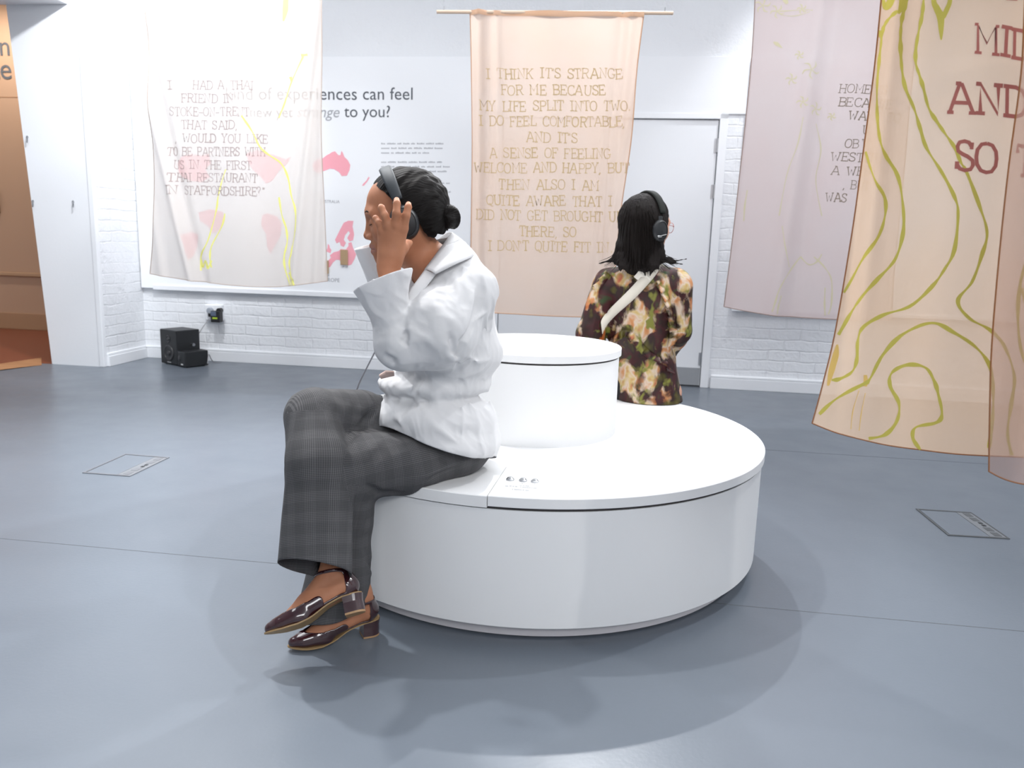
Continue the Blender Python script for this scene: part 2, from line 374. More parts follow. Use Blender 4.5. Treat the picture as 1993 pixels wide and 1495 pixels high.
def fit_text(name, body, x0, x1, y, b, m, parent, shear=0.0, spacing=1.0):
    (a0, z0), (a1, z1) = wall_ab(x0, y, b), wall_ab(x1, y, b)
    o = text_mesh(name, body, 1.0, m, None, None, shear, spacing=spacing)
    lo = min(v.co.x for v in o.data.vertices); k = (a1-a0)/width_of(o)
    for v in o.data.vertices: v.co.x = (v.co.x-lo)*k; v.co.y *= k
    M = room_plane(a0, b, (z0+z1)/2)
    if parent is not None:
        o.parent = parent; M = parent.matrix_basis.inverted() @ M
    o.matrix_basis = M
    return o
# hall wall lettering
ex = empty('wall_lettering', 'large dark letters on the beige hall wall', 'lettering', W(-2.1, hb, 2.5))
fit_text('letter', 'n', 1, 19, 108, hb-0.004, M_ink, ex)
fit_text('letter', 'l', -4, 0, 154, hb-0.004, M_ink, ex); fit_text('letter', 'e', 2, 23, 154, hb-0.004, M_ink, ex)
# dark picture edge on the hall wall
pf = MB().box(-2.75, -2.353, hb-0.03, hb, 1.19, 1.40, 0.003); o = pf.build('picture_frame', mat('dark_wood_frame', (0.16, 0.06, 0.03), 0.4), None, False, ROOM); tag(o, 'dark wooden frame edge on the beige hall wall', 'picture frame')
# ------------------------------------------------------------------ exhibition board
BB = -0.034
a0, zb = wall_ab(303, 563, BB); a1 = 2.83
bo = empty('exhibition_board', 'wide white wall board with a question and pink world map', 'board', W((a0+a1)/2, BB, zb))
zt = wall_ab(760, 110, BB)[1]; z_b2 = wall_ab(690, 575, BB)[1]; zb = (zb+z_b2)/2
MBo = bo.matrix_basis.inverted() @ ROOM
MB().box(0.03, a1, BB, -0.012, zb, zt, 0.002).build('panel', M_board, bo, False, MBo)
MB().box(0.14, a1, BB-0.012, BB, zb-0.012, zb+0.028, 0.004).build('ledge', M_trim, bo, False, MBo)
fb = BB-0.0012
def fit_words(name, body, x0, x1, y, m, parent, spacing=1.0):
    def wd(t):
        o = text_mesh('t', t, 1.0, m, spacing=spacing); xs = [v.co.x for v in o.data.vertices]; r = (min(xs), max(xs)); bpy.data.objects.remove(o); return r
    lo, hi = wd(body); pos = 0
    for w_ in body.split(' '):
        b1 = wd(body[:pos+len(w_)])[1]; a, b_ = wd(w_); a1_ = b1-(b_-a); f = lambda v: x0+(x1-x0)*(v-lo)/(hi-lo)
        fit_text(name, w_, f(a1_), f(b1), y, fb, m, parent, spacing=spacing); pos += len(w_)+1
fit_words('heading', 'kind of experiences can feel', 440, 803, 194, M_ink, bo, 1.02)
fit_words('heading', 'new yet', 487, 570, 228, M_ink, bo)
h = fit_text('heading', 'strange', 578, 661, 228, fb, M_ink_light, bo, shear=0.25); h['label'] = 'light grey slanted word'
fit_words('heading', 'to you?', 670, 759, 228, M_ink, bo)
fit_text('map_caption', 'AUSTRALIA', 622, 661, 395, fb, M_ink_light, bo)
fit_text('map_caption', 'EUROPE', 626, 661, 548.5, fb, M_ink_light, bo)
# small print: rows of short dashes of word length
def small_print(rows):
    rnd = random.Random(3)
    for x0, x1, y in rows:
        mb = MB(); x = x0
        while x < x1-3:
            wl = rnd.uniform(5, 18); xe = min(x+wl, x1)
            (aa, z0), (ab, _) = wall_ab(x, y, fb), wall_ab(xe, y, fb)
            s = x
            while s < xe:      # strokes like small letters
                se = min(s+1.9, xe); (p, zz), (q, _) = wall_ab(s, y, fb), wall_ab(se, y, fb)
                hh = rnd.choice([0.009, 0.009, 0.012]); mb.box(p, q, fb-0.0003, fb, zz, zz+hh)
                s = se+0.8
            x = xe+3.2
        mb.build('small_print', M_small, bo, False, MBo)
M_small = mat('small_print_ink', (0.42, 0.43, 0.46), 0.8)
small_print([(742, 868, 281), (742, 867, 290), (742, 835, 299), (742, 860, 317), (742, 878, 326), (742, 874, 335), (742, 860, 353), (850, 878, 358), (855, 874, 367), (852, 877, 375), (742, 830, 371)])
# map shapes (pixel outlines projected on the board once, then solid print)
def print_shape(name, px, m=M_pink):
    pts = [wall_ab(x, y, fb) for x, y in px]
    mb = MB(); mb.poly([(a, fb, z) for a, z in pts], (0, -0.0004, 0))
    bmesh.ops.triangulate(mb.bm, faces=[f for f in mb.bm.faces if len(f.verts) > 4])
    return mb.build(name, m, bo, False, MBo)
def zz(pts, ox, oy, s): return [(ox+x/s, oy+y/s) for x, y in pts]
s1 = 4.983
print_shape('map_landmass', zz([(-60, 300), (-40, 270), (0, 250), (40, 240), (80, 210), (110, 195), (130, 180), (160, 172), (180, 195), (190, 208), (212, 210), (222, 168), (235, 185), (250, 225), (285, 260), (308, 305), (300, 355), (275, 408), (225, 412), (200, 375), (150, 345), (110, 340), (60, 360), (0, 380), (-50, 360)], 620, 260, s1))
print_shape('map_landmass', zz([(485, 418), (495, 430), (470, 470), (440, 505), (422, 508), (430, 490), (465, 455)], 620, 260, s1))
print_shape('map_landmass', zz([(160, 1030), (185, 980), (215, 920), (245, 865), (290, 845), (338, 848), (330, 900), (345, 980), (335, 1035), (300, 1045), (278, 1015), (305, 965), (290, 945), (258, 985), (245, 1030), (265, 1060), (245, 1100), (215, 1085), (205, 1050), (175, 1065)], 620, 260, s1))
print_shape('map_landmass', zz([(60, 1290), (85, 1240), (120, 1205), (110, 1180), (150, 1150), (195, 1140), (215, 1120), (265, 1125), (290, 1090), (290, 1060), (320, 1055), (335, 1110), (365, 1170), (350, 1215), (320, 1270), (285, 1280), (240, 1260), (200, 1225), (170, 1225), (140, 1250), (115, 1290), (75, 1315)], 620, 260, s1))
print_shape('map_landmass', zz([(90, 1070), (105, 1085), (110, 1110), (125, 1130), (115, 1160), (90, 1150), (70, 1140), (85, 1115)], 620, 260, s1))
print_shape('map_landmass', [(346, 318), (352, 306), (372, 300), (392, 303), (406, 300), (410, 318), (400, 330), (408, 345), (392, 355), (372, 352), (355, 345), (348, 335)])
print_shape('map_landmass', [(478, 300), (500, 292), (530, 300), (556, 310), (566, 305), (560, 318), (545, 330), (530, 352), (518, 358), (508, 345), (492, 330), (484, 318)])
print_shape('map_landmass', [(386, 414), (410, 407), (433, 412), (438, 430), (428, 446), (415, 455), (405, 440), (390, 430)])
print_shape('map_landmass', [(350, 458), (372, 452), (386, 456), (384, 480), (376, 500), (366, 505), (360, 490), (356, 472)])
print_shape('map_landmass', [(510, 420), (520, 415), (540, 422), (549, 436), (546, 460), (534, 480), (526, 495), (520, 480), (518, 455), (508, 440)])
# brown card tags hung on the map
for k, (x0, x1, y0, y1, lab) in enumerate([(662, 677, 486, 516, 'small brown card tag hanging on the pink map of Europe'), (632, 639.5, 507, 533, 'small brown card tag half hidden behind the ivory cloth banner')]):
    (p, zt1), (q, zb1) = wall_ab(x0, y0, BB-0.02), wall_ab(x1, y1, BB-0.02)
    t = empty('card_tag', lab, 'card tag', W((p+q)/2, BB-0.01, zb1), 'card tags on the map board'); Mt = t.matrix_basis.inverted() @ ROOM
    MB().box(p, q, BB-0.02, BB-0.0135, zb1, zt1, 0.002).build('card', M_kraft, t, False, Mt)
    for u in (0.35, 0.85):
        a = p+(q-p)*u; MB().cyl((a, BB, zb1-0.012), (a, BB-0.022, zb1-0.016), 0.002, seg=8).build('peg', M_steel, t, True, Mt)
# second board behind the pink banner on the right
a0, zt2 = wall_ab(1466, 112, BB); zb2 = wall_ab(1420, 603, BB)[1]; a0 = 4.855
b2 = empty('exhibition_board', 'blank white wall board behind the dusty pink banner', 'board', W(5.4, BB, zb2)); M2 = b2.matrix_basis.inverted() @ ROOM
MB().box(a0, 6.9, BB, -0.012, zb2, zt2, 0.002).build('panel', M_board, b2, False, M2)
MB().box(a0, 6.9, BB-0.01, BB, zb2-0.008, zb2+0.02, 0.004).build('ledge', M_trim, b2, False, M2)
# ------------------------------------------------------------------ double door
dr = empty('double_door', 'white flush double door with grey kick plate in the back wall', 'door', W(3.86, 0, 0)); dr['kind'] = 'structure'; dr.name = 'door_1'
Md = dr.matrix_basis.inverted() @ ROOM
mb = MB()
mb.box(3.0, 3.06, -0.02, 0.2, 0, 2.035, 0.004).box(4.665, 4.725, -0.02, 0.2, 0, 2.035, 0.004).box(3.0, 4.725, -0.02, 0.2, 1.995, 2.035, 0.004)
mb.build('door_frame', M_trim, dr, False, Md)
mdoor = mat('white_door_paint', (0.78, 0.80, 0.83), 0.45)
for x0, x1 in ((3.064, 3.861), (3.865, 4.66)):
    lf = MB().box(x0, x1, 0.0, 0.045, 0.012, 1.99, 0.002).build('door_leaf', mdoor, dr, False, Md)
    MB().box(x0+0.004, x1-0.004, -0.003, 0.0, 0.014, 0.15, 0.001).build('kick_plate', mat('grey_kick_plate', (0.30, 0.315, 0.335), 0.4), lf, False)
for zc in (1.81, 1.48, 0.22):
    MB().cyl((4.662, -0.008, zc-0.05), (4.662, -0.008, zc+0.05), 0.009, seg=12).box(4.64, 4.685, -0.004, 0.0, zc-0.05, zc+0.05).build('hinge', M_steel, dr, True, Md)
MB().box(3.06, 4.665, 0.05, 0.2, 0.0, 2.0).build('door_lining', M_gap, dr, False, Md)
# ------------------------------------------------------------------ wall hooks on the pillar end
for (x, y), lab in zip([(57, 272), (68, 397), (146, 398)], ['tiny metal wall hook highest on the white pillar', 'tiny metal wall hook on the white pillar, low and beside the hall opening', 'tiny metal wall hook on the white pillar, low and beside the brick side']):
    a, z = wall_ab(x, y, -0.56)
    mb = MB(); mb.tube([W(a-0.012, -0.558, z+0.02), W(a-0.006, -0.578, z+0.016), W(a+0.008, -0.59, z+0.004), W(a+0.004, -0.588, z-0.016), W(a-0.004, -0.58, z-0.022)], 0.0042, 8)
    mb.cyl(W(a-0.012, -0.556, z+0.02), W(a-0.012, -0.566, z+0.02), 0.009, seg=12)
    o = mb.build('wall_hook', M_steel, None, True); tag(o, lab, 'hook', 'wall hooks on the pillar')
# ------------------------------------------------------------------ socket, plugs, cable
so = empty('wall_socket', 'white double wall socket above the loudspeakers', 'socket', W(0.665, 0, 0.40)); Ms = so.matrix_basis.inverted() @ ROOM
MB().box(0.595, 0.745, -0.045, 0.0, 0.345, 0.478, 0.005).build('back_box', M_trim, so, False, Ms)
MB().box(0.6, 0.74, -0.05, -0.045, 0.35, 0.473, 0.002).build('face_plate', M_trim, so, False, Ms)
def at_wall(x, y, b): a, z = wall_ab(x, y, b); return a, z
pg = empty('power_plug', 'round grey plug with the speaker cable in the white wall socket', 'plug', W(0.62, -0.06, 0.42)); Mp = pg.matrix_basis.inverted() @ ROOM
a, z = at_wall(407, 605, -0.08)
MB().lathe([(0.001, 0), (0.026, 0), (0.028, 0.02), (0.022, 0.035), (0.001, 0.037)], 24, M=Matrix.Translation((a, -0.05, z)) @ Matrix.Rotation(math.pi/2, 4, 'X')).build('plug_body', mat('grey_plug', (0.35, 0.38, 0.43), 0.4), pg, True, Mp)
MB().box(a-0.012, a+0.012, -0.08, -0.05, z-0.05, z-0.018, 0.004).build('cord_grip', M_black, pg, False, Mp)
ad = empty('power_adaptor', 'black power adaptor with yellow label plugged into the wall socket', 'adaptor', W(0.68, -0.06, 0.36)); Ma = ad.matrix_basis.inverted() @ ROOM
x0, z0 = at_wall(411, 627, -0.1); x1, z1 = at_wall(428, 606, -0.1)
MB().box(x0, x1, -0.11, -0.05, z0, z1, 0.006).build('adaptor_body', M_black, ad, False, Ma)
MB().box(x0+0.004, x1-0.03, -0.114, -0.10, z1-0.042, z1-0.004, 0.004).build('upper_block', mat('blue_grey_plastic', (0.10, 0.13, 0.19), 0.4), ad, False, Ma)
MB().lathe([(0.001, 0), (0.02, 0), (0.02, 0.045), (0.001, 0.047)], 20, M=Matrix.Translation((x1-0.016, -0.05, z1+0.004)) @ Matrix.Rotation(math.pi/2, 4, 'X')).build('round_plug', M_black, ad, True, Ma)
MB().box(x0+0.018, x1-0.02, -0.1115, -0.11, z0+0.028, z0+0.042).build('label_strip', mat('yellow_green_label', (0.45, 0.62, 0.05), 0.5), ad, False, Ma)
# ------------------------------------------------------------------ loudspeakers
def speaker(name, label, pL, pR, pB, h, tw=True):
    """floor corners: front-left pL, front-right pR, and direction to the back pB"""
    pL, pR, pB = map(np.array, (pL, pR, pB))
    u = pR-pL; wd = np.linalg.norm(u); u /= wd
    dpt = np.linalg.norm(pB-pR); n = np.array([u[1], -u[0], 0]);  # towards the camera
    if n[1] > 0: n = -n
    base = (pL+pR)/2
    R = Matrix(((u[0], -n[0], 0, base[0]), (u[1], -n[1], 0, base[1]), (0, 0, 1, 0), (0, 0, 0, 1)))
    e = empty(name, label, 'loudspeaker'); e.matrix_basis = R
    MB().box(-wd/2, wd/2, 0.0, dpt, 0.006, h, 0.006).build('cabinet', M_black, e)
    for sx in (-1, 1):
        for yy in (0.03, dpt-0.03): MB().cyl((sx*(wd/2-0.025), yy, 0), (sx*(wd/2-0.025), yy, 0.008), 0.01, seg=12).build('foot', M_rubber, e)
    RX = Matrix.Rotation(math.pi/2, 4, 'X')
    if tw:
        MB().lathe([(0.0, -0.0), (0.004, 0.006), (0.012, 0.004), (0.016, -0.001), (0.026, 0.003), (0.03, 0.0)], 32, M=Matrix.Translation((0, -0.001, h*0.74)) @ RX).build('tweeter', M_dark, e, True)
        MB().lathe([(0.0, 0.006), (0.018, 0.004), (0.022, -0.004), (0.05, 0.001), (0.054, 0.006), (0.062, 0.006), (0.066, 0.0)], 40, M=Matrix.Translation((0, -0.001, h*0.34)) @ RX).build('woofer', M_rubber, e, True)
        MB().box(-0.025, 0.025, -0.002, 0, 0.018, 0.026).build('name_strip', mat('silver_mark', (0.4, 0.4, 0.4), 0.4), e)
    else:
        MB().lathe([(0.0, 0.002), (0.02, 0.001), (0.024, 0.0)], 24, M=Matrix.Translation((-wd*0.22, -0.001, h*0.55)) @ RX).build('bass_port', M_rubber, e, True)
        MB().box(-wd*0.05, wd*0.2, -0.0015, 0, 0.02, 0.03).build('badge', mat('white_mark', (0.8, 0.8, 0.8), 0.4), e)
    return e
p1, p2 = PZ(314, 707, 0), PZ(346, 713, 0)
uu = (p2-p1)/np.linalg.norm(p2-p1); nb = np.array([-uu[1], uu[0], 0]); nb = nb if nb[1] > 0 else -nb
sp1 = speaker('loudspeaker', 'tall black bookshelf loudspeaker standing in the corner on the grey floor', p1, p2, p2+nb*0.21, 0.285)
q1, q2 = PZ(346, 713.5, 0), PZ(361, 717, 0)
uu = (q2-q1)/np.linalg.norm(q2-q1); nb2 = np.array([-uu[1], uu[0], 0]); nb2 = nb2 if nb2[1] > 0 else -nb2
sp2 = speaker('loudspeaker', 'low black speaker box lying in front of the taller loudspeaker', q1, q2, q2+nb2*0.20, 0.128, False)
# knob on the tall speaker's side + its cable to the socket
mb = MB(); pk = p2+nb*0.14; mb.cyl(pk+np.array([0, 0, 0.165]), pk+uu*0.0+np.array([0.02, -0.02, 0.165]), 0.012, seg=12)
kn = mb.build('terminal', M_steel, None, True); kn.parent = sp1; kn.matrix_parent_inverse = sp1.matrix_basis.inverted()
a, z = at_wall(406, 614, -0.07)
pA = W(a, -0.068, z-0.03); pB_ = PY(376, 672, 6.46); pm = PY(389, 646, 6.42)
cb = MB().tube(smooth_line([pA, pm, pB_, PY(372, 690, 6.46)], 8), 0.0035, 8).build('power_cable', M_grey_cable, None, True); tag(cb, 'grey power cable running from the wall socket down to the loudspeaker', 'cable')
fc = MB().tube(smooth_line([PZ(404, 708, 0.03), PZ(406, 690, 0.09), PZ(410, 697, 0.05), PZ(415, 704, 0.006), PZ(422, 705.5, 0.005), PZ(431, 706, 0.005)], 8), 0.003, 8).build('audio_cable', M_grey_cable, None, True); tag(fc, 'thin grey cable curling onto the floor behind the low speaker box', 'cable')
# ------------------------------------------------------------------ floor hatches
def hatch(px, label, m_fr, strip_side):
    P = [PZ(x, y, 0) for x, y in px]        # order: corners round the hatch; strip along edge strip_side
    c = sum(P)/4; e = empty('floor_outlet_hatch', label, 'floor hatch', (c[0], c[1], 0.0), 'floor outlet hatches')
    L = [p-np.array([c[0], c[1], 0]) for p in P]
    i = strip_side; A_, B_, C_, D_ = L[i], L[(i+1) % 4], L[(i+2) % 4], L[(i+3) % 4]
    def q(u, v): return A_*(1-u)*(1-v)+B_*u*(1-v)+C_*u*v+D_*(1-u)*v    # v=0 along the strip edge
    def slab(u0, u1, v0, v1, z0, z1, mb):
        pts = [q(u0, v0), q(u1, v0), q(u1, v1), q(u0, v1)]
        mb.poly([(p[0], p[1], z1) for p in pts], (0, 0, z0-z1))
    mb = MB()
    for u0, u1, v0, v1 in ((0, 1, 0, 0.025), (0, 1, 0.96, 1), (0, 0.035, 0.025, 0.96), (0.965, 1, 0.025, 0.96)): slab(u0, u1, v0, v1, -0.001, 0.003, mb)
    mb.build('hatch_frame', m_fr, e)
    mb = MB(); slab(0.045, 0.955, 0.03, 0.29, -0.001, 0.0022, mb); st = mb.build('grip_strip', m_hstrip, e)
    for u0, u1 in ((0.07, 0.2), (0.25, 0.38), (0.62, 0.75), (0.8, 0.93)):
        mb = MB(); slab(u0, u1, 0.08, 0.2, 0.0022, 0.0032, mb); mb.build('flap', m_fr, e)
    for u0 in (0.43, 0.52):
        mb = MB(); slab(u0, u0+0.05, 0.1, 0.16, 0.0022, 0.004, mb); mb.build('catch', M_black, e)
    mb = MB(); slab(0.045, 0.955, 0.30, 0.945, -0.001, 0.0018, mb); mb.build('lid_panel', m_floor, e)
m_hfr = mat('hatch_dark_rim', (0.085, 0.09, 0.095), 0.45); m_hstrip = mat('hatch_grey_strip', (0.20, 0.21, 0.225), 0.5)
hatch([(160, 921), (253, 928), (330, 891), (244, 884)], 'light grey rimmed floor hatch on the bright floor before the loudspeakers', mat('hatch_grey_rim', (0.16, 0.165, 0.18), 0.4), 1)
hatch([(1782, 991), (1845, 1043), (1966, 1050), (1890, 998)], 'dark rimmed floor hatch on the grey floor below the apricot banner', m_hfr, 2)
# ------------------------------------------------------------------ round two tier bench
BC = (0.0805, 2.7485); Rt, ht, Rl, hl, Rd, Rb, hb_, Rp = 0.8022, 0.4199, 0.3017, 0.7219, 0.2945, 0.7948, 0.0473, 0.7534
bn = empty('round_bench', 'large white round two-tier bench with a raised drum in the middle', 'bench', (BC[0], BC[1], 0))
MB().lathe([(0.001, 0.006), (Rp, 0.006), (Rp, hb_+0.01), (0.001, hb_+0.01)], 128).build('plinth', mat('plinth_grey', (0.62, 0.6, 0.62), 0.6), bn, True)
MB().lathe([(0.001, hb_), (Rb-0.003, hb_), (Rb, hb_+0.003), (Rb, ht-0.0385), (0.001, ht-0.0385)], 160).build('base_drum', M_bench, bn, True)
MB().lathe([(0.001, ht-0.040), (Rb-0.004, ht-0.040), (Rb-0.004, ht-0.026), (0.001, ht-0.026)], 128).build('shadow_gap', M_gap, bn, True)
s_pt = PZ(949, 964, ht); ang0 = math.atan2(s_pt[1]-BC[1], s_pt[0]-BC[0])
def seat(a0, a1, z0, z1): return MB().lathe([(0.02, z0), (Rt-0.001, z0), (Rt, z0+0.001), (Rt, z1-0.002), (Rt-0.002, z1), (0.02, z1)], 120, a0=a0, a1=a1)
g = 0.0016
seat(ang0+g, ang0+math.radians(200), ht-0.029, ht).build('seat_top', M_bench, bn, True)
seat(ang0+math.radians(200)+g, ang0+2*math.pi-g, ht-0.034, ht-0.0012).build('seat_top', M_bench, bn, True)
MB().lathe([(0.001, ht-0.003), (Rd, ht-0.003), (Rd, hl-0.0325), (0.001, hl-0.0325)], 128).build('upper_drum', M_bench, bn, True)
MB().lathe([(0.001, hl-0.034), (Rd-0.002, hl-0.034), (Rd-0.002, hl-0.024), (0.001, hl-0.024)], 96).build('lid_gap', M_gap, bn, True)
MB().lathe([(0.001, hl-0.0255), (Rl-0.001, hl-0.0255), (Rl, hl-0.0245), (Rl, hl-0.002), (Rl-0.002, hl), (0.001, hl)], 128).build('drum_lid', M_bench, bn, True)
def bl(P): return (P[0]-BC[0], P[1]-BC[1], P[2])
for x, y in ((993, 934), (1018, 936), (1041, 938)):
    p = bl(PZ(x, y, ht))
    M = Matrix.Translation((p[0], p[1], ht))
    bu = MB().lathe([(0.0115, 0), (0.0115, 0.003), (0.009, 0.005), (0.0088, 0.003)], 32, M=M).build('button', M_steel, bn, True)
    MB().lathe([(0.0088, 0.002), (0.0088, 0.006), (0.006, 0.0085), (0.0001, 0.009)], 32, M=M).build('button_cap', mat('chrome_cap', (0.55, 0.56, 0.57), 0.2, 1.0), bu, True)
mb = MB(); rnd = random.Random(5)
def dash(x0, x1, y0, y1, hpx):
    x = x0
    while x < x1:
        xe = min(x+1.3, x1); t = (x-x0)/(x1-x0); y = y0+(y1-y0)*t
        if rnd.random() > 0.15:
            pts = [bl(PZ(xx, yy, ht)) for xx, yy in ((x, y), (xe, y), (xe, y-hpx*rnd.uniform(0.7, 1.1)), (x, y-hpx*0.8))]
            mb.poly([(p[0], p[1], ht+0.0006) for p in pts], (0, 0, -0.0008))
        x = xe+0.55
dash(984, 990, 947, 947.5, 1.6); dash(992, 1007, 947, 948, 1.8); dash(1011, 1045, 948.5, 951.5, 1.6); dash(1010, 1030, 945.7, 947, 1.3); dash(997, 1020, 953.5, 955, 2.0); dash(1023, 1029, 955.5, 956, 2.0)
for x, y in ((990.5, 940), (1016, 942), (1040.3, 943.5)): dash(x, x+1.6, y, y, 2.2)
mb.build('instruction_print', M_ink_light, bn)
# ================================================================== slab serif stroke letters (unit: cap height 1)
_G = {
'A': (0.86, ['0.08,0 0.42,1 0.48,1 0.80,0', '0.20,.34 0.67,.34', '0,0 0.2,0', '0.66,0 0.88,0', '0.3,1 .47,1']),
'B': (0.74, ['0.12,0 0.12,1', '0,1 .45,1 .62,.93 .66,.76 .6,.58 .42,.52 .12,.52', '.42,.52 .64,.44 .7,.26 .62,.06 .45,0 0,0']),
'C': (0.76, ['.66,.98 .64,.72', '.65,.84 .55,.97 .38,1 .2,.95 .07,.75 .04,.5 .07,.25 .2,.05 .4,0 .58,.05 .69,.2']),
'D': (0.80, ['.12,0 .12,1', '0,1 .4,1 .6,.92 .73,.7 .75,.5 .73,.3 .6,.08 .4,0 0,0']),
'E': (0.74, ['.12,0 .12,1', '0,1 .62,1 .62,.78', '.12,.52 .45,.52', '.45,.62 .45,.42', '0,0 .66,0 .66,.24']),
'F': (0.70, ['.12,0 .12,1', '0,1 .62,1 .62,.76', '.12,.52 .44,.52', '.44,.62 .44,.42', '0,0 .28,0']),
'G': (0.80, ['.66,.98 .64,.74', '.64,.84 .52,.98 .36,1 .18,.94 .07,.75 .04,.5 .08,.22 .2,.05 .38,0 .55,.04 .66,.14 .66,.42', '.46,.42 .78,.42']),
'H': (0.84, ['.14,0 .14,1', '.68,0 .68,1', '.14,.52 .68,.52', '0,0 .28,0', '0,1 .28,1', '.54,0 .82,0', '.54,1 .82,1']),
'I': (0.44, ['.2,0 .2,1', '0,0 .4,0', '0,1 .4,1']),
'J': (0.6, ['.4,1 .4,.25 .33,.06 .2,0 .06,.08 .04,.25', '.22,1 .58,1']),
'K': (0.82, ['.13,0 .13,1', '0,0 .28,0', '0,1 .28,1', '.13,.42 .64,1', '.3,.6 .68,0', '.5,1 .76,1', '.54,0 .8,0']),
'L': (0.70, ['.14,0 .14,1', '0,1 .3,1', '0,0 .64,0 .64,.28']),
'M': (0.94, ['.12,0 .12,1 .45,.35 .78,1 .78,0', '0,0 .26,0', '.64,0 .92,0', '0,1 .14,1', '.76,1 .9,1']),
'N': (0.86, ['.14,0 .14,1 .68,0 .68,1', '0,0 .28,0', '0,1 .16,1', '.54,1 .82,1']),
'O': (0.80, ['.38,1 .2,.95 .07,.75 .04,.5 .07,.25 .2,.05 .38,0 .56,.05 .69,.25 .72,.5 .69,.75 .56,.95 .38,1']),
'P': (0.72, ['.12,0 .12,1', '0,1 .44,1 .62,.92 .66,.74 .6,.54 .44,.47 .12,.47', '0,0 .3,0']),
'Q': (0.80, ['.38,1 .2,.95 .07,.75 .04,.5 .07,.25 .2,.05 .38,0 .56,.05 .69,.25 .72,.5 .69,.75 .56,.95 .38,1', '.3,.1 .4,.14 .55,-.14 .74,-.12']),
'R': (0.80, ['.12,0 .12,1', '0,1 .44,1 .62,.92 .66,.75 .6,.57 .44,.5 .12,.5', '0,0 .28,0', '.42,.5 .66,0 .8,0']),
'S': (0.68, ['.56,.98 .54,.74', '.54,.84 .45,.97 .3,1 .14,.95 .07,.8 .1,.64 .25,.55 .42,.48 .58,.36 .6,.2 .52,.05 .33,0 .16,.04 .07,.18', '.06,.02 .07,.28']),
'T': (0.74, ['.35,0 .35,1', '.04,.74 .04,1 .66,1 .66,.74', '.2,0 .5,0']),
'U': (0.84, ['.14,1 .14,.3 .2,.1 .32,.01 .42,0 .54,.02 .64,.12 .68,.3 .68,1', '0,1 .28,1', '.54,1 .82,1']),
'V': (0.84, ['.1,1 .4,0 .7,1', '-.02,1 .24,1', '.56,1 .82,1']),
'W': (1.0, ['.1,1 .28,0 .48,.7 .68,0 .86,1', '-.02,1 .24,1', '.72,1 .98,1']),
'Y': (0.80, ['.1,1 .38,.48 .66,1', '.38,.48 .38,0', '-.02,1 .24,1', '.52,1 .78,1', '.24,0 .52,0']),
',': (0.34, ['.14,.06 .16,0 .06,-.2']), '.': (0.34, ['.07,.06 .21,.06']), "'": (0.2, ['.1,1 .08,.74']),
'-': (0.66, ['.05,.4 .55,.4']), '?': (0.6, ['.06,.78 .1,.94 .26,1 .42,.95 .48,.78 .4,.6 .26,.46 .26,.26', '.25,.03 .28,.03']),
'"': (0.36, ['.1,1 .08,.76', '.25,1 .23,.76']), ' ': (0.62, []),
}
GLY = {k: (wd, [np.array([[float(c) for c in p.split(',')] for p in s.split()]) for s in st]) for k, (wd, st) in _G.items()}
def ribbon(pts, wid):
    """2D polyline -> list of quads (each 4x2); wid a scalar or one value per point"""
    P = np.asarray(pts, float); n = len(P)
    wv = np.full(n, wid, float) if np.isscalar(wid) else np.asarray(wid, float)
    T = np.zeros_like(P); T[1:-1] = P[2:]-P[:-2]; T[0] = P[1]-P[0]; T[-1] = P[-1]-P[-2]
    T /= np.linalg.norm(T, axis=1)[:, None]+1e-9; N = np.stack([-T[:, 1], T[:, 0]], 1)*wv[:, None]/2
    return P+N, P-N
def letters_2d(line, x0, x1, y0, y1, cap, stroke=0.13, jit=0.04, rnd=None, skip=(), shear=0.0):
    """list of (left side, right side) ribbons in pixel coordinates (y down)"""
    rnd = rnd or random.Random(len(line)); tot = sum(GLY[ch][0] for ch in line)-0.1
    out = []; x = 0.0
    for i, ch in enumerate(line):
        wd, st = GLY[ch]; jx, jy, rot = rnd.uniform(-jit, jit), rnd.uniform(-jit, jit), rnd.uniform(-0.06, 0.06)
        sw = stroke*rnd.uniform(0.75, 1.2)
        for s in st:
            if i in skip: continue
            seg = s if len(s) > 2 else np.array([s[0]+(s[1]-s[0])*t for t in np.linspace(0, 1, 3)])
            c, sn = math.cos(rot), math.sin(rot)
            px = []
            for gx, gy in seg:
                rx = c*(gx-0.35)-sn*(gy-0.5)+0.35+jx+shear*gy; ry = sn*(gx-0.35)+c*(gy-0.5)+0.5+jy
                t = (x+rx)/tot; px.append((x0+(x1-x0)*t, y0+(y1-y0)*t-ry*cap))
            out.append(ribbon(px, sw*cap*rnd.uniform(0.9, 1.1)))
        x += wd
    return out
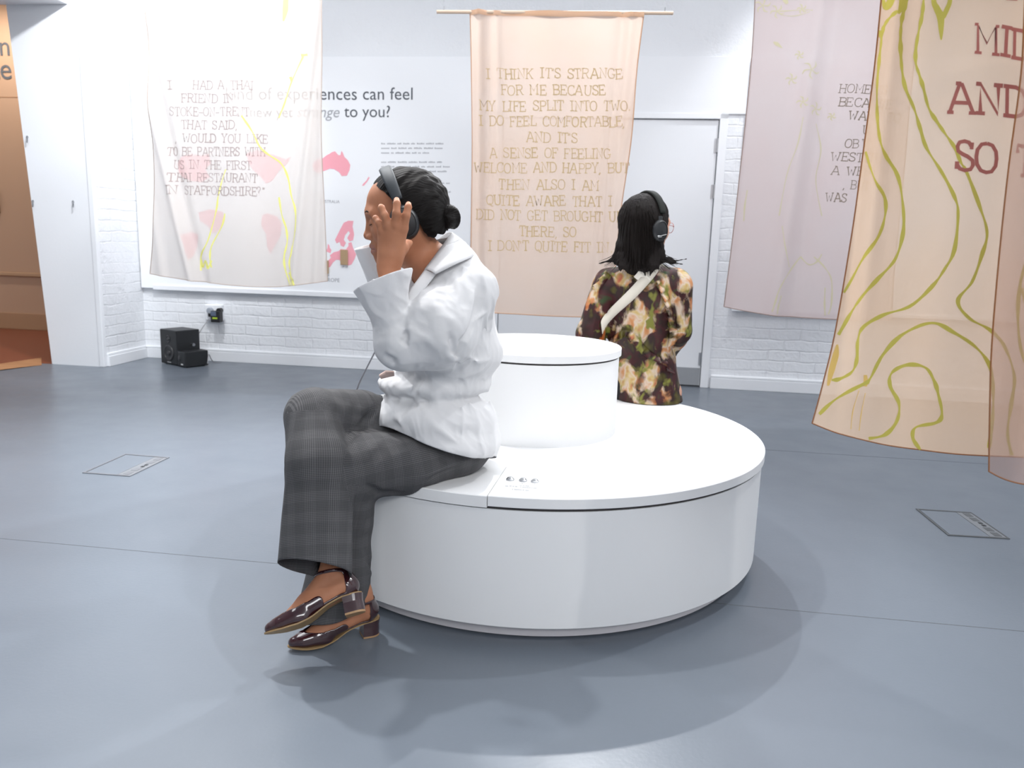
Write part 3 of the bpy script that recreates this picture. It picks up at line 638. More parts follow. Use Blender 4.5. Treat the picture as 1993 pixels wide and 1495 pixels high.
class Banner:
    """hanging cloth: outline from left/right/bottom edges in pixels, hung on an upright plane p0, n; folds push along n"""
    def __init__(s, p0, yaw, left, right, bottom, folds, nu=90, nv=130, sag=0.0):
        s.p0 = np.array(p0, float); s.n = np.array([math.sin(yaw), -math.cos(yaw), 0])   # towards the camera
        s.left, s.right, s.bottom = [np.array(a, float) for a in (left, right, bottom)]
        s.kl, s.kr, s.kb = [smooth_line(a, 12) for a in (s.left, s.right, s.bottom)]
        s.folds = folds; s.nu, s.nv = nu, nv
        s.ux = np.array([math.cos(yaw), math.sin(yaw), 0])
    def pix(s, u, v):
        def e(k, t):
            tt = np.linspace(0, 1, len(k)); return np.stack([np.interp(t, tt, k[:, 0]), np.interp(t, tt, k[:, 1])], -1)
        L, R, B = e(s.kl, v), e(s.kr, v), e(s.kb, u)
        ends = s.left[-1]+(s.right[-1]-s.left[-1])*u[:, None]
        return L+(R-L)*u[:, None]+(B-ends)*v[:, None]**4
    def at_many(s, xy, off=0.0):
        xy = np.asarray(xy, float)
        d = fw[None]*F_PX+(xy[:, :1]-WPX)*rt[None]-(xy[:, 1:]-HPX)*upv[None]
        P = CAM+d*(((s.p0-CAM)@s.n)/(d@s.n))[:, None]
        a = (P-s.p0)@s.ux; h = np.full(len(P), off)
        for f in s.folds: h = h+f(a, P[:, 2])
        return P+s.n*h[:, None]
    def at(s, x, y, off=0.0): return s.at_many([(x, y)], off)[0]
    def cloth(s, name, m, parent):
        U, Vv = np.meshgrid(np.linspace(0, 1, s.nu+1), np.linspace(0, 1, s.nv+1))
        V = s.at_many(s.pix(U.ravel(), Vv.ravel())); w_ = s.nu+1
        Fs = [(j*w_+i, j*w_+i+1, (j+1)*w_+i+1, (j+1)*w_+i) for j in range(s.nv) for i in range(s.nu)]
        o = from_arrays(name, V, Fs, m, parent)
        lft = [V[j*w_] for j in range(s.nv+1)]; btm = [V[s.nv*w_+i] for i in range(w_)]; rgt = [V[j*w_+s.nu] for j in range(s.nv, -1, -1)]
        return o, lft+btm[1:]+rgt[1:]
    def hem(s, pts, r, m, parent):
        mb = MB(); off = np.array(parent.matrix_basis.translation)
        mb.tube([p-off for p in pts], r, 6); return mb.build('hem', m, parent, True)
    def ribbons(s, name, rib, m, parent, off=0.0012):
        V = []; Fs = []; k0 = 0
        for A, B in rib:
            V.append(np.stack([A, B], 1).reshape(-1, 2))
            for i in range(len(A)-1):
                k = k0+2*i; Fs.append((k, k+1, k+3, k+2))
            k0 += 2*len(A)
        return from_arrays(name, s.at_many(np.concatenate(V), off), Fs, m, parent)
    def text(s, lines_, cap, stroke, jit, m, parent, off=0.0012, shear=0.0):
        for t in lines_:       # every word is a part of its own
            tot = sum(GLY[ch][0] for ch in t[0])-0.1; x = 0.0; word = ''; xs = 0.0
            for ch in t[0]+' ':
                if ch == ' ':
                    if word:
                        f = lambda q: (t[1]+(t[2]-t[1])*q/tot, t[3]+(t[4]-t[3])*q/tot)
                        (xa, ya), (xb, yb) = f(xs), f(x-0.1)
                        s.ribbons('lettering', letters_2d(word, xa, xb, ya, yb, t[5] if len(t) > 5 else cap, stroke, jit, rnd, shear=shear), m, parent, off)
                    x += GLY[' '][0]; word = ''; xs = x
                else: word += ch; x += GLY[ch][0]
    def draw(s, groups, m, parent, off=0.0012, name='drawn_line'):
        for g in groups: s.ribbons(name, lines(g if isinstance(g, list) else [g]), m, parent, off)
def vfold(a0, amp, width, slope=0.0, z0=1.2, ztop=9.0, zlow=-9.0, soft=0.35):
    """soft vertical pleat centred at a0 (metres along the cloth) that may drift with height"""
    def f(a, z):
        d = (a-a0-slope*(z-z0))/width
        k = 1/(1+np.exp(-(z-zlow)/soft*4)) if zlow > -8 else 1.0
        k = k*(1/(1+np.exp((z-ztop)/soft*4)) if ztop < 8 else 1.0)
        return amp*np.exp(-d*d)*k
    return f
def wave(amp, lam, ph=0.0, zk=0.0):
    return lambda a, z: amp*np.sin(2*np.pi*(a/lam+zk*z)+ph)
def lines(specs, taper=True):
    out = []
    for pts, w_ in specs:
        k = smooth_line(pts, 8); n = len(k)
        if isinstance(w_, (list, tuple)): wv = np.interp(np.linspace(0, 1, n), np.linspace(0, 1, len(w_)), w_)
        else: wv = np.array([w_*(0.8+0.35*math.sin(i*0.55+len(pts))*math.sin(i*0.21)) for i in range(n)])
        out.append(ribbon(k, wv))
    return out
rnd = random.Random(11)
m_rod = mat('pale_wood_rod', (0.72, 0.55, 0.42), 0.45)
def hang_rod(e, pL, pR, r=0.009, wires=True):
    off = np.array(e.matrix_basis.translation)
    rd = MB().cyl(pL-off, pR-off, r, seg=16).build('rod', m_rod, e, True)
    for t in (0.03, 0.965):
        p = pL+(pR-pL)*t-off; top = p.copy(); top[2] = CEIL-off[2]
        MB().cyl(p, top, 0.0008, seg=6).build('hanging_wire', M_steel, e)
        MB().cyl(p+np.array([0, 0, r]), p+np.array([0, 0, r+0.018]), 0.003, seg=8).build('wire_clip', M_steel, e)
    return rd
# ------------------------------------------------------------------ middle banner
MIDY = 4.25
m_mid = cloth_mat('peach_silk', (0.76, 0.60, 0.50), 0.16, 0.42)
m_mid_d = cloth_mat('peach_silk_hem', (0.70, 0.47, 0.33), 0.0, 0.3)
m_gold = mat('ochre_textile_ink', (0.57, 0.42, 0.24), 0.85)
b1 = Banner((0.15, MIDY, 1.4), -0.02, [(915, 24), (917, 120), (919, 280), (917, 450), (914, 605)], [(1253, 27), (1240, 130), (1226, 280), (1205, 430), (1188, 617)], [(914, 605), (980, 610), (1060, 614), (1130, 617), (1188, 617)],
    [wave(0.006, 0.31, 0.5, 0.12), vfold(-0.36, 0.03, 0.025, -0.02, 1.4), vfold(-0.31, -0.012, 0.03), vfold(0.42, 0.03, 0.03, 0.09, 1.4), vfold(0.36, 0.02, 0.025, 0.05, 1.4), vfold(0.3, -0.015, 0.03, 0.06), vfold(0.05, 0.012, 0.2), vfold(-0.28, 0.014, 0.02, -0.05, 2.0, zlow=1.7), vfold(0.47, 0.02, 0.02, 0.16, 1.9, zlow=1.3)])
e1b = empty('cloth_banner', 'peach sheer cloth banner with twelve lines of ochre text, hanging before the white door', 'banner', (0.15, MIDY, 0.66), 'printed cloth banners')
_, rim = b1.cloth('cloth', m_mid, e1b); b1.hem(rim, 0.0028, m_mid_d, e1b)
hang_rod(e1b, PY(850, 23, MIDY), PY(1310, 25.5, MIDY))
sl = [b1.at(915+338*i/40, 21.5+3*i/40, 0.011) for i in range(41)]; sl2 = [b1.at(915+338*i/40, 31+3*i/40+2.2*math.exp(-((i-20)/5)**2), 0.008) for i in range(41)]; sl0 = [b1.at(915+338*i/40, 21.5+3*i/40, -0.011) for i in range(41)]
V = sl0+sl+sl2; Fs = [(i, i+1, 42+i, 41+i) for i in range(40)]+[(41+i, 42+i, 83+i, 82+i) for i in range(40)]
from_arrays('rod_sleeve', V, Fs, m_mid_d, e1b)
L1 = [("I THINK IT'S STRANGE", 946, 1210, 153, 153), ("FOR ME BECAUSE", 975, 1177, 185, 186), ("MY LIFE SPLIT INTO TWO.", 933, 1226, 216, 216), ("I DO FEEL COMFORTABLE,", 933, 1215, 245, 247),
      ("AND IT'S", 1024, 1122, 277, 278), ("A SENSE OF FEELING", 952, 1188, 307, 309), ("WELCOME AND HAPPY, BUT", 923, 1223, 336, 337), ("THEN ALSO I AM", 971, 1165, 368, 370),
      ("QUITE AWARE THAT I", 946, 1190, 399, 402), ("DID NOT GET BROUGHT UP", 927, 1210, 427, 432), ("THERE, SO", 1010, 1121, 459, 462), ("I DON'T QUITE FIT IN.", 949, 1190, 487, 491)]
b1.text(L1, 19, 0.10, 0.05, m_gold, e1b)
# ------------------------------------------------------------------ left banner
LY = 5.0
m_left = cloth_mat('ivory_silk', (0.80, 0.735, 0.685), 0.24, 0.34)
m_left_d = cloth_mat('ivory_silk_hem', (0.62, 0.52, 0.46), 0.0, 0.3)
m_faint = mat('faded_brown_ink', (0.44, 0.36, 0.34), 0.85); m_yel = mat('lemon_textile_ink', (0.86, 0.84, 0.25), 0.85)
b2b = Banner((-1.75, LY, 1.4), 0.0, [(272, -90), (283, 60), (296, 250), (301, 400), (291, 533)], [(628, -90), (630, 60), (627, 250), (632, 420), (637, 547)], [(291, 533), (360, 544), (450, 555), (540, 558), (637, 547)],
    [wave(0.006, 0.37, 1.0, 0.1), vfold(-0.40, 0.045, 0.028, -0.20, 1.25), vfold(-0.335, -0.03, 0.03, -0.2, 1.25), vfold(0.42, 0.035, 0.028, 0.13, 1.4), vfold(0.36, -0.015, 0.03, 0.13), vfold(0.52, 0.03, 0.025, 0.05, 1.5), vfold(-0.53, 0.02, 0.03, -0.08)])
e2b = empty('cloth_banner', 'ivory sheer cloth banner with faded text, hanging before the pink map board', 'banner', (-1.75, LY, 0.72), 'printed cloth banners')
_, rim = b2b.cloth('cloth', m_left, e2b); b2b.hem(rim, 0.0026, m_left_d, e2b)
hang_rod(e2b, PY(215, -92, LY), PY(690, -92, LY))
L2 = [("I", 326, 334, 174, 174), ("HAD A THAI", 374, 493, 173, 174), ("FRIEND IN", 353, 454, 199, 200), ("STOKE-ON-TRENT", 330, 485, 225, 226), ("THAT SAID,", 352, 462, 251, 252), (", WOULD YOU LIKE", 340, 521, 277, 279),
      ("TO BE PARTNERS WITH", 325, 516, 303, 304), ("US IN THE FIRST", 336, 489, 328, 330), ("THAI RESTAURANT", 330, 500, 353, 355), ("IN STAFFORDSHIRE?\"", 327, 513, 378, 381)]
b2b.text(L2, 16.5, 0.09, 0.05, m_faint, e2b)
b2b.draw(([
    ([(424, 384), (420, 412), (404, 468), (388, 500), (388, 527)], 3.5), ([(438, 416), (432, 440), (412, 477), (408, 500), (411, 521)], 3.5), ([(388, 505), (392, 520), (399, 508), (404, 522), (411, 507)], 5),
    ([(470, 225), (490, 255), (505, 285), (521, 300), (547, 318), (561, 346), (567, 380), (575, 412), (575, 450), (567, 490), (563, 517), (575, 555)], 4), ([(543, 384), (549, 420), (557, 444), (559, 470), (553, 500), (555, 525), (565, 555)], 4), ([(563, 530), (570, 545), (572, 556)], 8),
    ([(557, -10), (556, 20), (552, 42)], [10, 11, 3]), ([(543, 230), (555, 200), (568, 160), (590, 110)], 3), ([(566, 150), (568, 158)], 7), ([(586, 108), (598, 106)], 7), ([(440, 330), (430, 360), (422, 395)], 2.5)]), m_yel, e2b)
# ------------------------------------------------------------------ dusty pink banner on the right
RY = 4.72
m_pinkc = cloth_mat('dusty_pink_silk', (0.72, 0.61, 0.60), 0.10, 0.40)
m_pink_d = cloth_mat('dusty_pink_hem', (0.42, 0.30, 0.26), 0.0, 0.3)
m_brownink = mat('grey_brown_ink', (0.27, 0.215, 0.17), 0.85); m_yel2 = mat('pale_yellow_ink', (0.62, 0.56, 0.38), 0.85)
b3 = Banner((2.05, RY, 1.4), -0.10, [(1472, -80), (1468, 40), (1459, 160), (1440, 340), (1424, 480), (1409, 597)], [(1802, -80), (1790, 40), (1772, 200), (1760, 340), (1745, 480), (1735, 622)], [(1409, 597), (1470, 609), (1540, 617), (1640, 622), (1735, 622)],
    [wave(0.008, 0.42, 2.0, 0.06), vfold(-0.43, 0.035, 0.05, 0.06, 1.4), vfold(-0.33, -0.02, 0.05, 0.06), vfold(0.1, 0.02, 0.06, 0.25, 0.9, ztop=1.2), vfold(0.28, 0.02, 0.05, 0.3, 0.8, ztop=1.1)])
e3b = empty('cloth_banner', 'dusty pink cloth banner with small brown text, hanging before the blank wall board', 'banner', (2.05, RY, 0.64), 'printed cloth banners')
_, rim = b3.cloth('cloth', m_pinkc, e3b); b3.hem(rim, 0.0026, m_pink_d, e3b)
hang_rod(e3b, b3.at(1425, -82), b3.at(1860, -82))
L3 = [("HOME IS", 1632, 1725, 180, 184), ("BECAUSE", 1631, 1735, 206, 211), ("WANT TO", 1650, 1752, 233, 237), ("U", 1676, 1689, 261, 261), ("OB", 1642, 1668, 287, 288), ("V", 1675, 1687, 288, 288), ("WESTERN", 1616, 1725, 313, 317), ("A WEST", 1616, 1705, 340, 343), (", BUT", 1638, 1690, 367, 370), ("WAS", 1606, 1645, 392, 393)]
b3.text(L3, 16.5, 0.105, 0.04, m_brownink, e3b, shear=0.15)
for cx, cy, r in ((1485, 10, 16), (1512, 22, 14), (1576, 138, 18), (1540, 155, 12), (1560, 200, 12), (1588, 212, 14), (1620, 226, 8), (1560, 18, 10), (1555, 108, 9)):
    fl = []
    for k in range(5):
        t = k*1.257+cx; fl.append(([(cx, cy), (cx+0.6*r*math.cos(t)-0.25*r*math.sin(t), cy+0.6*r*math.sin(t)+0.25*r*math.cos(t)), (cx+r*math.cos(t), cy+r*math.sin(t))], [1.0, 3.0, 1.0]))
    b3.draw([fl], m_yel2, e3b, name='drawn_flower')
b3.draw(([([(1500, 22), (1530, 22), (1568, 20), (1580, 22)], 2), ([(1505, 82), (1512, 86), (1522, 94)], [2, 8, 1]), ([(1523, -5), (1528, 2), (1532, 8)], [6, 9, 5]), ([(1520, 30), (1545, 32), (1575, 24)], 1.5),
    ([(1560, 230), (1550, 280), (1530, 340), (1515, 420)], 2), ([(1590, 240), (1600, 290), (1590, 350), (1600, 420)], 2), ([(1455, 370), (1450, 400), (1448, 430)], 3),
    ([(1560, 500), (1535, 530), (1515, 560), (1505, 590), (1500, 606)], 3), ([(1520, 440), (1525, 480), (1535, 520)], 2), ([(1585, 500), (1605, 520), (1618, 545), (1618, 590), (1612, 612)], 3), ([(1600, 495), (1590, 510), (1575, 515), (1560, 500)], 3), ([(1518, 575), (1512, 595), (1510, 610)], 3), ([(1606, 560), (1605, 590), (1606, 614)], 3)]), m_yel2, e3b)
# ------------------------------------------------------------------ large foreground banners on the right
m_near = cloth_mat('apricot_muslin', (0.66, 0.49, 0.355), 0.18, 0.5, 500)
m_near_d = cloth_mat('apricot_hem', (0.42, 0.20, 0.10), 0.0, 0.3)
m_olive = mat('olive_yellow_ink', (0.60, 0.52, 0.10), 0.85); m_rose = mat('rose_brown_ink', (0.44, 0.145, 0.12), 0.85); m_amber = mat('amber_stain', (0.82, 0.55, 0.16), 0.85)
NY = 1.42
b4 = Banner((0.85, NY, 1.0), -0.26, [(1722, -100), (1713, 0), (1700, 130), (1678, 290), (1655, 460), (1626, 640), (1600, 750), (1580, 823)], [(2420, -100), (2410, 0), (2400, 200), (2390, 400), (2380, 700), (2370, 960)], [(1580, 823), (1640, 846), (1730, 866), (1830, 880), (1930, 886), (2060, 890), (2200, 905), (2370, 960)],
    [wave(0.006, 0.33, 0.3, 0.15), vfold(-0.235, 0.02, 0.012, -0.01, 1.3, zlow=1.0), vfold(-0.20, -0.012, 0.014, 0, 1.2, zlow=1.0), vfold(-0.02, 0.012, 0.05, -0.02, 1.1, zlow=0.9), vfold(-0.12, 0.012, 0.05, 0.05, 1.0), vfold(0.14, 0.02, 0.05), vfold(0.3, -0.02, 0.05)], 110, 120)
e4b = empty('cloth_banner', 'large apricot sheer banner with olive contour lines and big rose letters', 'banner', (0.85, NY, 0.6), 'printed cloth banners')
_, rim = b4.cloth('cloth', m_near, e4b); b4.hem(rim, 0.0013, m_near_d, e4b)
hang_rod(e4b, b4.at(1660, -103), b4.at(2470, -103))
b4.text([("TO", 1936, 2040, 4, 10, 56), ("MIDDLE", 1892, 2112, 107, 134, 54), ("AND", 1839, 1988, 219, 232, 56), ("SO THEN", 1855, 2146, 333, 358, 56)], 56, 0.13, 0.03, m_rose, e4b, 0.0016)
b4.draw(([
    ([(1768, -60), (1767, 0), (1761, 20), (1757, 41), (1755, 68), (1755, 102), (1757, 136), (1763, 171), (1779, 211), (1790, 250), (1802, 290), (1830, 337), (1854, 384), (1861, 417), (1854, 487), (1835, 525), (1812, 557), (1770, 595), (1719, 613), (1681, 637), (1670, 664), (1668, 700), (1658, 724), (1633, 737), (1618, 739)], 7.5),
    ([(1760, -60), (1762, -10), (1758, 10), (1752, 22)], [20, 18, 12, 4]),
    ([(1800, -60), (1798, 0), (1795, 30), (1789, 59), (1783, 95), (1783, 123), (1790, 148), (1797, 173), (1806, 211), (1820, 237), (1836, 262), (1854, 289), (1866, 318), (1877, 337), (1901, 403), (1915, 454), (1905, 497), (1887, 548), (1861, 585), (1882, 618), (1924, 642), (1952, 674), (1971, 730), (1966, 780), (1958, 840), (1966, 884)], 7.5),
    ([(1751, 16), (1738, 27), (1724, 45), (1717, 64), (1714, 91), (1710, 127), (1707, 171), (1709, 227), (1715, 268), (1727, 304), (1749, 347), (1758, 412), (1756, 459), (1741, 506), (1709, 543), (1676, 581), (1652, 614), (1631, 651)], 7.5),
    ([(1714, 62), (1713, 75)], [14, 8]), ([(1718, 0), (1722, 12), (1732, 6), (1738, -8)], [6, 14, 14, 16]),
    ([(1682, 297), (1704, 347), (1723, 384), (1723, 421), (1709, 464), (1676, 510), (1641, 569)], 7),
    ([(1594, 805), (1628, 775), (1680, 748), (1693, 737), (1718, 690), (1757, 649), (1812, 628), (1855, 647), (1898, 677), (1924, 715), (1930, 771), (1928, 822), (1922, 870)], 8),
    ([(1690, 853), (1722, 844), (1744, 818), (1748, 784), (1731, 750), (1735, 724), (1765, 709), (1800, 715), (1817, 741), (1825, 767), (1832, 805), (1821, 822), (1782, 831), (1776, 852), (1791, 875)], 8),
    ([(1817, -60), (1817, 0), (1822, 16), (1829, 34), (1830, 60), (1830, 80)], [8, 9, 12, 14, 9, 2]), ([(1850, -60), (1847, 0), (1841, 20), (1833, 36)], [7, 8, 9, 10]),
    ([(2040, 420), (2010, 480), (1985, 540), (1978, 620), (1990, 700), (2030, 760)], 8), ([(1985, 560), (2000, 600), (2050, 620)], 8)]), m_olive, e4b, 0.0015)
b4.draw(([([(1629, 670), (1626, 690), (1618, 720), (1611, 750)], [3, 12, 12, 4]), ([(1684, 730), (1685, 742), (1684, 752)], [6, 9, 6]), ([(1672, 760), (1660, 800), (1656, 835)], 1.6), ([(1684, 765), (1676, 805), (1672, 838)], 1.6)]), m_amber, e4b, 0.0014, 'amber_mark')
m_near2 = cloth_mat('rose_brown_muslin', (0.60, 0.42, 0.36), 0.45, 0.5, 500)
b5 = Banner((0.98, 1.27, 1.0), -0.22, [(2000, -100), (1995, 60), (1988, 160), (1965, 330), (1945, 520), (1932, 680), (1928, 800), (1925, 918)], [(2660, -100), (2640, 300), (2630, 900), (2620, 1020)], [(1925, 918), (1960, 932), (2060, 952), (2300, 985), (2620, 1020)],
    [wave(0.006, 0.29, 1.3, 0.1), vfold(-0.12, 0.02, 0.03)], 80, 110)
e5b = empty('cloth_banner', 'rose brown see-through banner without letters, hanging in front of the apricot one', 'banner', (0.98, 1.27, 0.6), 'printed cloth banners')
_, rim = b5.cloth('cloth', m_near2, e5b); b5.hem(rim, 0.0013, m_near_d, e5b)
hang_rod(e5b, b5.at(1940, -103), b5.at(2700, -103))
# ================================================================== implicit surface modelling (numpy) for people and clothes
def nz(v): v = np.asarray(v, float); return v/np.linalg.norm(v)
def s_cone(a, b, ra, rb, flat=None, fn=1.0):
    a = np.asarray(a, float); b = np.asarray(b, float); ba = b-a; L2 = float(ba@ba)+1e-12
    fl = None if flat is None else nz(flat)
    def f(P):
        q = P-a; t = np.clip((q@ba)/L2, 0, 1); w_ = q-t[:, None]*ba
        if fl is not None: w_ = w_+((fn-1)*(w_@fl))[:, None]*fl
        return np.sqrt((w_*w_).sum(1))-(ra+(rb-ra)*t)
    return f
def s_ell(c, r, R=None):
    c = np.asarray(c, float); r = np.asarray(r, float)
    def f(P):
        q = P-c
        if R is not None: q = q@R
        k0 = np.sqrt(((q/r)**2).sum(1)); k1 = np.sqrt(((q/(r*r))**2).sum(1))+1e-9
        return k0*(k0-1)/k1
    return f
def s_local(fn, org, R):
    """evaluate fn in a local frame; the columns of R are its axes"""
    org = np.asarray(org, float)
    return lambda P: fn((P-org)@R)
class Field:
    def __init__(s): s.ops = []; s.disp = []
    def add(s, f, k=0.01): s.ops.append(('a', f, k)); return s
    def sub(s, f, k=0.005): s.ops.append(('s', f, k)); return s
    def chain(s, pts, rad, k=0.01, flat=None, fn=1.0):
        for i in range(len(pts)-1): s.add(s_cone(pts[i], pts[i+1], rad[i], rad[i+1], flat, fn), k if i == 0 else min(k, 0.006))
        return s
    def merge(s, d, e, mode, k):
        if mode == 'a':
            h = np.clip(0.5+0.5*(d-e)/k, 0, 1); return d*(1-h)+e*h-k*h*(1-h)
        h = np.clip(0.5-0.5*(d+e)/k, 0, 1); return d*(1-h)-e*h+k*h*(1-h)
    def __call__(s, P, disp=True):
        d = np.full(len(P), 9.0)
        for m, f, k in s.ops: d = s.merge(d, f(P), m, k)
        if disp:
            for g in s.disp: d = d-g(P)
        return d
    def blocks(s, C, hd):
        d = np.full(len(C), 9.0); near = []
        for m, f, k in s.ops:
            e = f(C); near.append(e < hd*1.35+k+0.02); d = s.merge(d, e, m, k)
        return d, near
    def eval_near(s, P, nb, npb, near, sel):
        d = np.full((nb, npb), 9.0); Q = P.reshape(nb, npb, 3)
        for (m, f, k), nr in zip(s.ops, near):
            w_ = np.nonzero(nr[sel])[0]
            if len(w_) == 0: continue
            e = f(Q[w_].reshape(-1, 3)).reshape(len(w_), npb)
            d[w_] = s.merge(d[w_], e, m, k)
        d = d.reshape(-1)
        for g in s.disp: d = d-g(P)
        return d
def surface(field, lo, hi, res, smooth=1):
    """sparse surface nets; returns vertices and quads"""
    lo = np.asarray(lo, float); hi = np.asarray(hi, float); B = 8
    nb = np.ceil((hi-lo)/(res*B)).astype(int)
    I = np.stack(np.meshgrid(*[np.arange(n) for n in nb], indexing='ij'), -1).reshape(-1, 3)
    hd = res*B*math.sqrt(3)/2; C = lo+(I+0.5)*res*B
    d, near = field.blocks(C, hd)
    keep = np.abs(d) < hd*1.6+0.012
    I = I[keep]; near = [n[keep] for n in near]
    off = np.stack(np.meshgrid(*[np.arange(B+1)]*3, indexing='ij'), -1).reshape(-1, 3); npb = (B+1)**3
    N = nb*B+2; key = lambda c: (c[..., 0]*N[1]+c[..., 1])*N[2]+c[..., 2]
    cells = []; verts = []; quads = []
    edges = [((0, 0, 0), (1, 0, 0)), ((0, 1, 0), (1, 1, 0)), ((0, 0, 1), (1, 0, 1)), ((0, 1, 1), (1, 1, 1)), ((0, 0, 0), (0, 1, 0)), ((1, 0, 0), (1, 1, 0)), ((0, 0, 1), (0, 1, 1)), ((1, 0, 1), (1, 1, 1)),
             ((0, 0, 0), (0, 0, 1)), ((1, 0, 0), (1, 0, 1)), ((0, 1, 0), (0, 1, 1)), ((1, 1, 0), (1, 1, 1))]
    for s0 in range(0, len(I), 300):
        sel = np.arange(s0, min(s0+300, len(I))); n = len(sel)
        G = I[sel][:, None, :]*B+off[None]
        S = field.eval_near((lo+G.reshape(-1, 3)*res), n, npb, near, sel).reshape(n, B+1, B+1, B+1)
        def cor(o): return S[:, o[0]:o[0]+B, o[1]:o[1]+B, o[2]:o[2]+B]
        acc = np.zeros((n, B, B, B, 3)); cnt = np.zeros((n, B, B, B))
        for o0, o1 in edges:
            v0, v1 = cor(o0), cor(o1); x = (v0 < 0) != (v1 < 0)
            t = np.where(x, v0/np.where(np.abs(v0-v1) < 1e-12, 1, v0-v1), 0)
            for ax in range(3): acc[..., ax] += np.where(x, o0[ax]+t*(o1[ax]-o0[ax]), 0)
            cnt += x
        bi, i, j, k = np.nonzero(cnt > 0)
        base = I[sel][bi]*B+np.stack([i, j, k], 1)
        cells.append(key(base)); verts.append(lo+(base+acc[bi, i, j, k]/cnt[bi, i, j, k][:, None])*res)
        for ax in range(3):
            o1 = [0, 0, 0]; o1[ax] = 1
            v0, v1 = cor((0, 0, 0)), cor(tuple(o1))
            bi, i, j, k = np.nonzero((v0 < 0) != (v1 < 0)); g = I[sel][bi]*B+np.stack([i, j, k], 1)
            flip = v0[bi, i, j, k] > 0
            a1, a2 = [a for a in range(3) if a != ax]
            e1 = np.zeros(3, int); e1[a1] = 1; e2 = np.zeros(3, int); e2[a2] = 1
            q = np.stack([key(g-e1-e2), key(g-e2), key(g), key(g-e1)], 1)
            if ax == 1: flip = ~flip
            q[flip] = q[flip][:, ::-1]; quads.append(q)
    K = np.concatenate(cells); V = np.concatenate(verts); Q = np.concatenate(quads)
    o = np.argsort(K); K = K[o]; V = V[o]
    ix = np.clip(np.searchsorted(K, Q), 0, len(K)-1); ok = (K[ix] == Q).all(1); F = ix[ok]
    return relax(V, F, smooth), F
def relax(V, F, it=1, lam=0.5):
    E = np.concatenate([F[:, [a, (a+1) % F.shape[1]]] for a in range(F.shape[1])]); E = np.concatenate([E, E[:, ::-1]])
    for _ in range(it):
        A = np.zeros_like(V); c = np.bincount(E[:, 0], minlength=len(V)).astype(float)
        for ax in range(3): A[:, ax] = np.bincount(E[:, 0], V[E[:, 1], ax], minlength=len(V))
        V = V+lam*(A/np.maximum(c, 1)[:, None]-V)
    return V
def trim(V, F, g, gradeps=1e-4):
    """keep what lies where g >= 0 and stretch its border out onto g = 0"""
    gv = g(V); F = F[(gv[F] >= 0).all(1)]; used = np.unique(F); mp = np.full(len(V), -1); mp[used] = np.arange(len(used))
    V = V[used].copy(); F = mp[F]; gv = gv[used]
    E = np.sort(np.concatenate([F[:, [a, (a+1) % F.shape[1]]] for a in range(F.shape[1])]), 1); key = E[:, 0].astype(np.int64)*len(V)+E[:, 1]
    u, ct = np.unique(key, return_counts=True); be = u[ct == 1]; A = np.stack([be//len(V), be % len(V)], 1); A2 = np.concatenate([A, A[:, ::-1]])
    b = np.unique(A); b = b[gv[b] < 0.02]; bm_ = np.zeros(len(V), bool); bm_[b] = True
    def pull(lim):
        P = V[b]; g0 = g(P); gr = np.stack([(g(P+np.eye(3)[a]*gradeps)-g0)/gradeps for a in range(3)], 1); q = (gr*gr).sum(1)
        st = -(g0/np.maximum(q, 0.2))[:, None]*gr; st[q > 40] = 0; n_ = np.linalg.norm(st, axis=1)+1e-12
        V[b] = P+st*np.minimum(1, lim/n_)[:, None]
    if len(b):
        pull(0.006)
        for r in range(4):
            for _ in range(4):
                acc = np.zeros_like(V); c = np.bincount(A2[:, 0], minlength=len(V)).astype(float)
                for ax in range(3): acc[:, ax] = np.bincount(A2[:, 0], V[A2[:, 1], ax], minlength=len(V))
                m = bm_ & (c > 0); V[m] = 0.4*V[m]+0.6*(acc[m]/c[m][:, None])
            pull(0.003)
    return V, F
def hashn(ix, iy, iz):
    n = (ix*374761393+iy*668265263+iz*2147483647*0+iz*1274126177) & 0xffffffff
    n = ((n ^ (n >> 13))*1103515245) & 0xffffffff
    return ((n ^ (n >> 16)) & 0xffff)/65535.0
def vnoise(P):
    i = np.floor(P).astype(np.int64); f = P-i; f = f*f*(3-2*f); r = 0
    for dx in (0, 1):
        for dy in (0, 1):
            for dz in (0, 1):
                w_ = (f[:, 0] if dx else 1-f[:, 0])*(f[:, 1] if dy else 1-f[:, 1])*(f[:, 2] if dz else 1-f[:, 2])
                r = r+w_*hashn(i[:, 0]+dx, i[:, 1]+dy, i[:, 2]+dz)
    return r
def ridged(P, sc, amp, axis=None, stretch=1.0, seed=0.0):
    """crumple displacement; features are drawn out along axis"""
    ax = None if axis is None else nz(axis)
    def f(P):
        Q = P*sc+seed
        if ax is not None: Q = Q-((1-1/stretch)*(Q@ax))[:, None]*ax
        w_ = vnoise(Q*0.6+7.3)
        a = 1-np.abs(2*vnoise(Q+0.9*w_[:, None])-1); b = 1-np.abs(2*vnoise(Q*2.1+3.7)-1)
        return amp*(a*a*0.75+b*b*0.25-0.35)
    return f if P is None else f(P)
